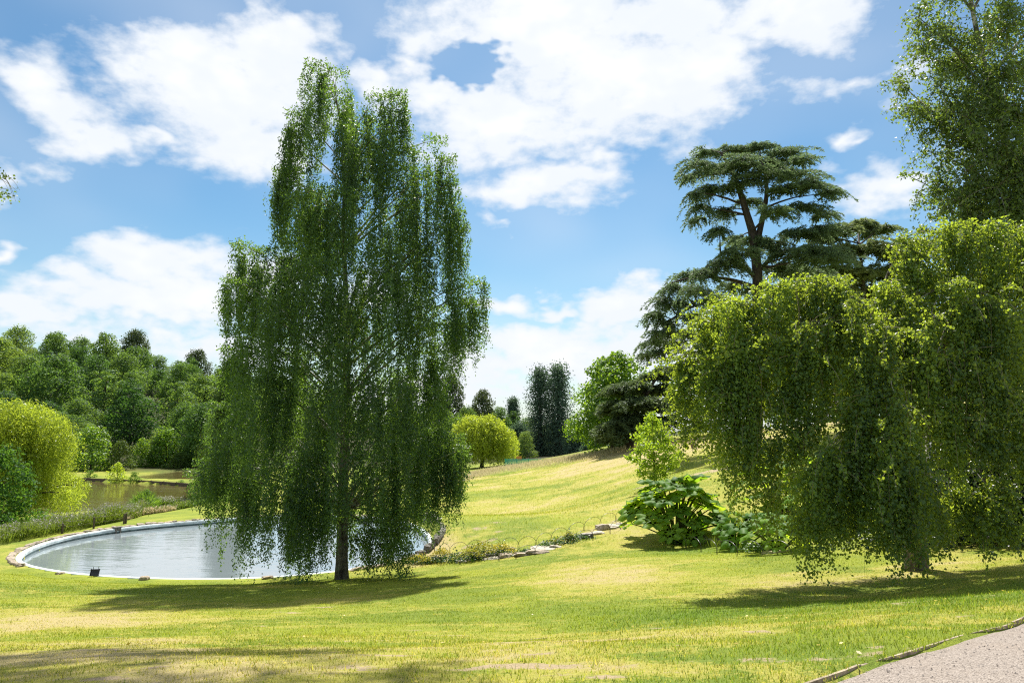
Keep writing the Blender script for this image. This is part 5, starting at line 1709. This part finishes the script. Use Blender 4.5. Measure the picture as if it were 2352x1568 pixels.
gb = hit(683, 545)
gunnera('largest clump of giant-leaved gunnera left of the weeping birch curtain', gb + [0, 1.2, 0], 1.9, 2.2, 46, 721, .66)
gunnera('gunnera with one big sunlit leaf at the left foot of the weeping birch', hit(742, 548), 1.0, 1.15, 9, 722, .60)
gunnera('low gunnera with pale drooping leaves beside the dark hollow', hit(777, 551), .9, 1.0, 9, 723, .52)
gunnera('bright gunnera seen through the gap in the weeping birch', ground_at(775, 30), 1.9, 2.4, 30, 724, .58)
gunnera('gunnera half hidden behind the trailing branches of the weeping birch', ground_at(835, 27), 1.8, 2.2, 24, 725, .56)
gunnera('gunnera behind the heart of the weeping birch', ground_at(890, 29), 1.8, 2.6, 16, 726, .70)


# ------------------------------------------------------------------ rocks, hoops, flowers along the dry stream
ZA = lambda x, y: ((1650 + x / 2.6133) / 4, (1900 + y / 2.6133) / 4)       # enlarged view of the stream
ZB = lambda x, y: ((2400 + x / 2.091) / 4, (1600 + y / 2.091) / 4)         # enlarged view of the bog bed
rk = np.random.default_rng(730)
for zc, lst in ((ZA, [(-20, 880, .9, .55, .5, 'd', 'dark rock at the pond end of the stream bed'), (205, 885, .45, .3, .35, 'd', 'small dark rock between two yellow flower clumps'), (485, 872, .42, .36, .6, 'd', 'dark upright block beside the green clump'),
                      (520, 905, .5, .3, .12, 'p', 'small pale slab below the dark upright block'), (640, 880, .55, .35, .2, 's', 'tan rock under the large flower clump'), (830, 850, .7, .4, .35, 'd', 'dark rock under the large yellow flower clumps'),
                      (870, 868, 1.1, .35, .14, 'p', 'long pale slab below the flower clumps'), (985, 850, .6, .4, .3, 's', 'grey-brown rock in the middle of the stream'), (1160, 835, .7, .4, .22, 's', 'flat brown rock past the flower clumps'),
                      (1320, 812, .9, .4, .25, 's', 'brown rock edging the big white slab'), (1400, 765, 1.25, .75, .14, 'p', 'largest white flat slab of the stream bed'), (1500, 745, .55, .5, .12, 'p', 'white slab at the upper end of the largest one'),
                      (1825, 650, .55, .3, .4, 'd', 'dark rock at the lower end of the upper slabs'), (1865, 615, .9, .5, .16, 'p', 'pale slab under the upper hoops'), (1935, 600, .6, .4, .14, 'p', 'pale slab beside the tan boulder'),
                      (1990, 562, .6, .5, .5, 's', 'tan rounded boulder near the top of the stream'), (2060, 552, .6, .45, .2, 'p', 'pale slab above the tan boulder'), (2130, 535, .8, .5, .18, 'p', 'broad pale slab near the head of the stream'), (2190, 512, .5, .4, .16, 'p', 'last pale slab at the head of the stream'),
                      (80, 830, .35, .25, .25, 'd', 'small rock by the pond corner'), (1050, 770, .3, .25, .15, 'd', 'small dark stone on the grass above the stream')]),
                (ZB, [(1075, 1200, .65, .4, .45, 's', 'tan rock behind the iris leaves'), (930, 1180, .9, .5, .3, 'd', 'flat dark rock in the shade of the big leaves'), (830, 1150, .7, .5, .3, 'd', 'shaded rock behind the yellow-leaved plant'), (1470, 1275, .9, .3, .12, 's', 'low stone edging in front of the dark hollow'),
                      (1150, 1240, .4, .3, .25, 's', 'small tan stone at the end of the iris row')])):
    for x, y, sx, sy, sz, t_, lab in lst:
        b = hit(*zc(x, y))
        mset = {'d': slate_meshes, 's': stone_meshes, 'p': slab_meshes}[t_]
        o = bpy.data.objects.new('rock', mset[int(rk.integers(len(mset)))]); COL.objects.link(o)
        fl = {'d': .8, 's': .45, 'p': .3}[t_]
        o.location = b + [0, .1, sz * .05]; o.scale = (sx, sy * 1.3, sz * .85 / fl); o.rotation_euler = (rk.uniform(-.1, .1), rk.uniform(-.1, .1), rk.uniform(-.3, .5))
        tag(o, lab, 'rock', 'rocks of the stream and bog bed')


def hoop_row(bases, zc, where, hgt, grp):
    pts = [hit(*zc(*q)) for q in bases]
    for k, (a, b) in enumerate(zip(pts[:-1], pts[1:])):
        m = (a + b) / 2; d = (b - a); w = np.linalg.norm(d[:2]) / 2 * 1.08
        g = Geo()
        ang = math.atan2(d[1], d[0])
        u = nrm(np.array([[d[0], d[1], 0.0]]))[0]
        th = np.linspace(0, math.pi, 15)
        arc = np.outer(np.cos(th) * -w, u); arc[:, 2] = np.sin(th) * hgt * .78 + hgt * .22 + (d[2] / 2) * -np.cos(th) * -1 * 0
        arc[:, 2] += -np.cos(th) * d[2] / 2
        legs = np.vstack([arc[0] * .93 - [0, 0, hgt * .22 + .15], arc, arc[-1] * .93 - [0, 0, hgt * .22 + .15]])
        tube(g, legs, .008, 5)
        o = g.obj('edging_hoop', M_iron); o.location = m
        tag(o, '%s black iron hoop from the %s' % (ORD[k], where), 'hoop', grp)


hoop_row([(165, 775), (228, 800), (288, 818), (390, 830), (572, 798), (745, 785), (930, 770), (1108, 768), (1292, 748), (1452, 692), (1617, 640), (1795, 575), (1965, 520), (2125, 480), (2210, 490)], ZA, 'pond in the upper hoop row of the stream', .46, 'hoops along the upper side of the stream')
hoop_row([(-90, 960), (95, 958), (295, 942), (498, 926), (690, 910), (905, 890), (1083, 870), (1283, 830), (1485, 770), (1683, 715), (1880, 652), (2065, 603), (2172, 555), (2212, 515)], ZA, 'birch in the lower hoop row of the stream', .42, 'hoops along the lower side of the stream')
hoop_row([(500, 1120), (510, 1160), (553, 1190), (635, 1212), (720, 1240), (845, 1265), (980, 1288), (1145, 1300), (1355, 1302), (1590, 1302)], ZB, 'left end of the hoops around the bog bed', .46, 'hoops around the bog bed')


def flower_clump(label, b, w, h, seed, yellow=.6, name='flower_clump'):
    rng = np.random.default_rng(seed)
    T = thing(name, label, 'plant', tuple(b), 'low plants of the stream and bog bed')
    g, fl = Geo(), Geo()
    m = int(420 * w)
    p = rng.normal(size=(m, 3)) * np.array([w * .36, w * .30, 0]); p[:, 2] = np.abs(rng.normal(size=m)) * h * .4 * np.exp(-(p[:, 0] / w) ** 2 * 2) + .03
    facing_quads(g, p, np.array([0, -.3, 1]) + rng.normal(size=(m, 3)) * .6, rng.uniform(.05, .11, m), rng, rng.uniform(0, 1, m), .9)
    tag(g.obj('foliage', M_alch, T), kind='stuff')
    if yellow > 0:
        m = int(1500 * w * yellow)
        p = rng.normal(size=(m, 3)) * np.array([w * .38, w * .32, 0]); p[:, 2] = h * (.55 + .35 * rng.uniform(size=m)) * np.exp(-(p[:, 0] / w) ** 2 * 1.6)
        facing_quads(fl, p, np.array([0, -.2, 1]) + rng.normal(size=(m, 3)) * .8, rng.uniform(.025, .06, m), rng, rng.uniform(0, 1, m), .9)
        tag(fl.obj('flowers', M_yellow, T), kind='stuff')


for k, (zc, x, y, w, h, ye, lab) in enumerate([
        (ZA, -330, 880, .75, .5, .5, 'yellow-green flower clump at the birch side of the pond corner'), (ZA, -290, 930, .5, .35, .2, 'leafy clump nearest the silver birch trunk'), (ZA, 60, 915, .8, .36, .8, 'yellow flower clump at the pond end of the lower hoops'), (ZA, 165, 920, .55, .26, .5, 'small yellow clump right beside the first one'),
        (ZA, 300, 900, .65, .6, .9, 'tall bright yellow flower clump left of the plain green one'), (ZA, 410, 905, .75, .42, 0, 'plain green leafy clump beside the dark upright rock'), (ZA, 620, 890, .8, .52, .8, 'yellow clump at the left of the largest clumps'), (ZA, 730, 850, 1.15, .62, .9, 'largest yellow flower mound in the stream'),
        (ZA, 930, 835, .85, .5, .8, 'yellow flower mound right of the largest one'), (ZA, 1180, 810, .4, .16, 0, 'low creeping green plant on the brown rocks'), (ZA, 1400, 740, .5, .14, 0, 'bright green mat above the largest white slab'), (ZA, 1560, 705, .9, .2, .15, 'green leafy strip in the upper stream'), (ZA, 1640, 690, .4, .45, .5, 'upright yellowish plant in the upper stream'), (ZA, 1760, 660, .8, .18, 0, 'green mat before the dark rock'),
        (ZB, 620, 1195, .5, .3, .8, 'yellow-leaved plant at the bend of the bog bed hoops'), (ZB, 720, 1200, .6, .55, .25, 'rose-like bush beside the yellow-leaved plant'), (ZB, 1290, 1270, .6, .4, 0, 'grey-green clump at the end of the iris row')]):
    flower_clump(lab, hit(*zc(x, y)), w, h, 740 + k, ye)


def blade_clump(label, b, n, hgt, spread, seed, mat_, name='iris_plant', wide=.03):
    rng = np.random.default_rng(seed)
    g = Geo()
    p = rng.normal(size=(n, 3)) * np.array([spread, spread * .6, 0])
    ax = rng.normal(size=(n, 3)) * .22; ax[:, 2] += 1
    leaf_quads(g, p, ax, hgt * rng.uniform(.6, 1.1, n), wide * rng.uniform(.7, 1.2, n), rng, rng.uniform(0, 1, n))
    o = g.obj(name, mat_); o.location = b
    return tag(o, label, 'plant', 'iris plants along the bog bed')


for k, x in enumerate([860, 910, 960, 1010, 1060, 1110, 1165, 1210]):
    blade_clump('%s tuft of upright iris leaves from the left behind the bog hoops' % ORD[k], hit(*ZB(x, 1215 + k * 7)), 26, .42, .10, 760 + k, M_weed)

# ------------------------------------------------------------------ near lake shore: weeds, fence, shrubs
Z4 = lambda x, y: (x / 3.36 / 4, (1950 + y / 3.36) / 4)
front = np.array([hit(px, row)[:2] for px, row in [(-30, 549), (0, 545), (25, 540), (50, 535), (85, 528.5), (115, 522), (140, 515.5), (165, 511.5), (190, 507), (215, 503), (245, 499)]])
rng = np.random.default_rng(770)


def shore_points(n, t0, t1, d0, d1):
    s = np.concatenate([[0], np.cumsum(np.linalg.norm(np.diff(front, axis=0), axis=1))]); s /= s[-1]
    u = rng.uniform(t0, t1, n)
    p = np.stack([np.interp(u, s, front[:, k]) for k in range(2)], 1)
    e = rng.uniform(d0, d1, n) + (fbm(u * 30, u * 0, 3) - .5) * .8
    p = p + np.stack([-.35 * e, .94 * e], 1)
    return p[:, 0], p[:, 1], u


def weeds(name, label, n, t0, t1, d0, d1, h0, h1_, material, wide=.035, heads=None, hn=0):
    x, y, u = shore_points(n, t0, t1, d0, d1)
    k = poly_d(x, y, lake_poly) > .1
    x, y = x[k], y[k]; n = len(x)
    z = H(x, y)
    hh = rng.uniform(h0, h1_, n) * (.5 + fbm(x * .7, y * .7, 21, 3))
    p = np.stack([x, y, z], 1)
    ax = rng.normal(size=(n, 3)) * .25; ax[:, 2] += 1
    g = Geo()
    leaf_quads(g, p, ax, hh, wide * rng.uniform(.6, 1.5, n), rng, rng.uniform(0, 1, n))
    q = np.repeat(p, 3, 0) + nrm(np.repeat(ax, 3, 0)) * (np.repeat(hh, 3) * rng.uniform(.3, .95, 3 * n))[:, None]
    ax2 = rng.normal(size=q.shape) + np.array([0, 0, .4])
    leaf_quads(g, q, ax2, rng.uniform(.06, .14, len(q)), rng.uniform(.03, .06, len(q)), rng, rng.uniform(0, 1, len(q)))
    o = tag(g.obj(name, material), label, kind='stuff')
    if heads is not None:
        g = Geo()
        m = rng.integers(0, n, hn)
        c = p[m] + nrm(ax[m]) * (hh[m] * rng.uniform(.85, 1.05, hn))[:, None]
        c = np.repeat(c, 4, 0) + rng.normal(size=(hn * 4, 3)) * .035
        facing_quads(g, c, rng.normal(size=c.shape), rng.uniform(.03, .075, len(c)), rng, rng.uniform(0, 1, len(c)), .9)
        tag(g.obj('seed_heads', heads), 'pale seed heads over ' + label, kind='stuff')
    return o


weeds('wildflowers', 'tall flowering weeds behind the post fence at the left edge', 8200, 0, .52, 0.1, 5.5, .45, .95, M_weed, heads=M_seed, hn=2600)
weeds('tall_weeds', 'green and straw coloured tall weeds between fence and lake', 6000, .42, .80, 0.2, 3.0, .2, .5, M_weed, heads=M_seed, hn=220)
weeds('dry_grass', 'straw coloured tall grass along the post fence', 2600, .40, .72, 0.0, 1.6, .2, .5, M_strawblade, wide=.02)
weeds('shore_grass', 'low green plants on the lake bank beside the bush', 3800, .68, 1.0, 0.1, 5.0, .12, .34, M_weed)

posts = [((512, 622), (512, 495)), ((836, 612), (836, 475)), ((1258, 545), (1258, 392)), ((1665, 482), (1670, 345)), ((1690, 478), (1692, 338)), ((1770, 410), (1772, 325))]
pb = [hit(*Z4(*a)) for a, _ in posts]
fence = thing('post_fence', 'low wire fence on dark wooden posts along the weeds', 'fence', tuple(pb[0]))
for (a, t_), b in zip(posts, pb):
    h = P(*Z4(*t_), b[1])[2] - b[2]
    g = Geo(); tube(g, [[0, 0, -.15], [0, 0, h * .5], [.015, 0, h]], [.055, .052, .048], 7, cap=True)
    o = g.obj('post', M_post, fence, smooth=False); o.location = b - pb[0]
for q in range(len(pb) - 1):
    for hz in (.35, .62):
        g = Geo()
        tube(g, bez(pb[q] - pb[0] + [0, 0, hz], (pb[q] + pb[q + 1]) / 2 - pb[0] + [0, 0, hz - .10], pb[q + 1] - pb[0] + [0, 0, hz], 7), .006, 4)
        g.obj('wire', M_post, fence)

sh = tree_parts(780, 2.2, 1.25, 20, 420, .10, M_shrub, .0, .35, trunk=.02)
b = hit(145, 510.5)
T = plant_tree('lakeside_bush', 'feathery round green bush on the near lake bank', 'bush', b - [0, 0, .1], sh, (1, 1, .80), .4, None, ('foliage', 'stem'))
g = Geo(); r = np.random.default_rng(781)
n = 320; d = nrm(r.normal(size=(n, 3)) + np.array([0, 0, .5])); d[:, 2] = np.abs(d[:, 2])
leaf_quads(g, d * np.array([.8, .8, 1.0]) + [0, 0, .5], d + np.array([0, 0, .5]), r.uniform(.4, .9, n), .05, r, r.uniform(.3, 1, n))
g.obj('shoots', M_shrub, T)
for k, (px, row, w, h, lab) in enumerate([(163, 507.5, 1.6, 1.0, 'white-flowered clump right of the feathery bush on the lake bank'), (127, 518, 1.0, .8, 'cream-flowered clump behind the double fence post')]):
    b = hit(px, row)
    T = thing('white_flowers', lab, 'plant', tuple(b), 'white flowers on the lake bank')
    g, fl = Geo(), Geo()
    n = 700; p = r.normal(size=(n, 3)) * np.array([w * .3, w * .25, 0])
    ax = r.normal(size=(n, 3)) * .2 + np.array([0, 0, 1.0]); hh = h * r.uniform(.5, .95, n)
    leaf_quads(g, p, ax, hh, .05, r, r.uniform(0, 1, n)); tag(g.obj('foliage', M_weed, T), kind='stuff')
    q = p[:230] + nrm(ax[:230]) * hh[:230, None]
    q = np.repeat(q, 2, 0) + r.normal(size=(460, 3)) * .05
    facing_quads(fl, q, r.normal(size=q.shape), r.uniform(.05, .11, len(q)), r, r.uniform(.5, 1, len(q)), .9); tag(fl.obj('flowers', M_seed, T), kind='stuff')
b = ground_at(5, 46.0)
plant_tree('leafy_shrub', 'dense deep green shrub in front of the willow at the left edge', 'shrub', b - [0, 0, .2], tree_parts(782, 5.2, 2.5, 30, 520, .20, M_shrub, .0, .40), (.95, .9, 1.02), 1.2, None, ('foliage', 'stem'))

# ------------------------------------------------------------------ small things
b = hit(94.5, 575.5)
T = thing('floating_panel', 'small black panel propped on the near edge of the pond', 'panel', tuple(b), rz=.12)
g = Geo(); box(g, (0, .02, .13), (.30, .03, .25), rx=-.5)
g.obj('board', M_black, T)
g = Geo()
for kx in (-1, 1): box(g, (kx * .144, .001, .141), (.02, .036, .262), rx=-.5)
for kz in (0, 1): box(g, (0, .06 * (kz * 2 - 1) * -1 * .97 + .005, .02 + .222 * kz), (.27, .036, .02), rx=-.5)
g.obj('frame', M_iron, T)
for kx in (-.09, .09):
    g = Geo(); tube(g, [[kx, .10, .16], [kx, .10, .33]], .009, 5, cap=True); g.obj('prong', M_iron, T)

M_net = plain('teal_netting', (.03, .42, .38), .6, .3, 30, .25)
M_orange = plain('orange_board', (.62, .24, .07), .6, .3, 10, .2)
nb_ = np.array([P(505, 461, 101)[0], 101.0, 0.0]); nb_[2] = h1(nb_[0], nb_[1])
topz = P(510, 458.6, 101)[2] - nb_[2]
T = thing('netting_fence', 'teal plastic netting fence beyond the crest, right of the golden willow', 'fence', tuple(nb_))
for k in range(4):
    g = Geo()
    for q in range(11): box(g, (k * 1.6 + .8, 0, topz - 1.0 + q * .1), (1.55, .012, .05))
    for q in range(13): box(g, (k * 1.6 + .07 + q * .122, .02, topz - .5), (.04, .012, 1.05))
    g.obj('netting', M_net, T)
    g = Geo(); tube(g, [[k * 1.6, .05, -.2], [k * 1.6, .05, topz + .1]], .04, 6, cap=True); g.obj('post', M_net, T)
bx_ = np.array([P(519, 457, 103)[0], 103.0, 0.0]); bx_[2] = h1(bx_[0], bx_[1])
tz = P(519, 455.6, 103)[2] - bx_[2]
T = thing('orange_hoarding', 'small orange board on posts behind the teal netting', 'board', tuple(bx_))
g = Geo(); box(g, (0, 0, tz - .3), (.75, .05, .6)); g.obj('panel', M_orange, T)
for kx in (-.3, .3):
    g = Geo(); box(g, (kx, .06, tz / 2 - .1), (.06, .06, tz)); g.obj('post', M_post, T)

# a person sitting on the far slope, glimpsed between the hanging branches
def seated_person():
    b = hit(692.5, 448.5)
    me = bpy.data.meshes.new('person')
    J = [((0, 0, .12), .15), ((0, .02, .36), .16), ((0, .0, .56), .15), ((0, -.03, .70), .06), ((0, -.05, .84), .11),
         ((.11, -.02, .12), .10), ((.15, -.38, .42), .075), ((.15, -.52, .06), .05), ((.15, -.66, .03), .045),
         ((-.11, -.02, .12), .10), ((-.15, -.38, .42), .075), ((-.15, -.52, .06), .05), ((-.15, -.66, .03), .045),
         ((.2, .0, .60), .06), ((.25, -.14, .38), .045), ((.14, -.36, .44), .035), ((-.2, .0, .60), .06), ((-.25, -.14, .38), .045), ((-.14, -.36, .44), .035)]
    E = [(0, 1), (1, 2), (2, 3), (3, 4), (0, 5), (5, 6), (6, 7), (7, 8), (0, 9), (9, 10), (10, 11), (11, 12), (2, 13), (13, 14), (14, 15), (2, 16), (16, 17), (17, 18)]
    me.from_pydata([j[0] for j in J], E, [])
    o = bpy.data.objects.new('person', me); COL.objects.link(o)
    o.modifiers.new('Skin', 'SKIN'); o.modifiers.new('Subdivision', 'SUBSURF').levels = 1
    sv = me.skin_vertices[0].data if me.skin_vertices else None
    if sv:
        for k, (_, r_) in enumerate(J): sv[k].radius = (r_, r_)
        sv[0].use_root = True
    me.materials.append(plain('brown_clothing', (.20, .14, .10), .8, .2, 10, .25))
    o.location = b; o.rotation_euler = (0, 0, .7)
    tag(o, 'person in brown sitting on the far grass, seen between the hanging branches', 'person')


seated_person()

# tall dry grass left uncut along the crest
crest = np.array([hit(px, row)[:2] for px, row in [(432, 490), (470, 479), (500, 472.5), (560, 464), (600, 458), (640, 450.5), (700, 443)]])
rng = np.random.default_rng(790)
s = np.concatenate([[0], np.cumsum(np.linalg.norm(np.diff(crest, axis=0), axis=1))])
n = 20000
u = rng.uniform(0, s[-1], n)
x = np.interp(u, s, crest[:, 0]) + rng.normal(size=n) * .3; y = np.interp(u, s, crest[:, 1]) + rng.uniform(0, 16, n) ** 1.0 + (fbm(u * .3, u * 0, 5) - .5) * 2
g = Geo()
p = np.stack([x, y, H(x, y)], 1)
ax = rng.normal(size=(n, 3)) * .25 + np.array([0, 0, 1.0])
leaf_quads(g, p, ax, rng.uniform(.10, .48, n) * np.clip((y - np.interp(u, s, crest[:, 1])) / 5, .25, 1), rng.uniform(.03, .06, n), rng, rng.uniform(0, 1, n))
tag(g.obj('tall_grass', M_strawblade), 'strip of tall dry uncut grass along the crest of the meadow', kind='stuff')
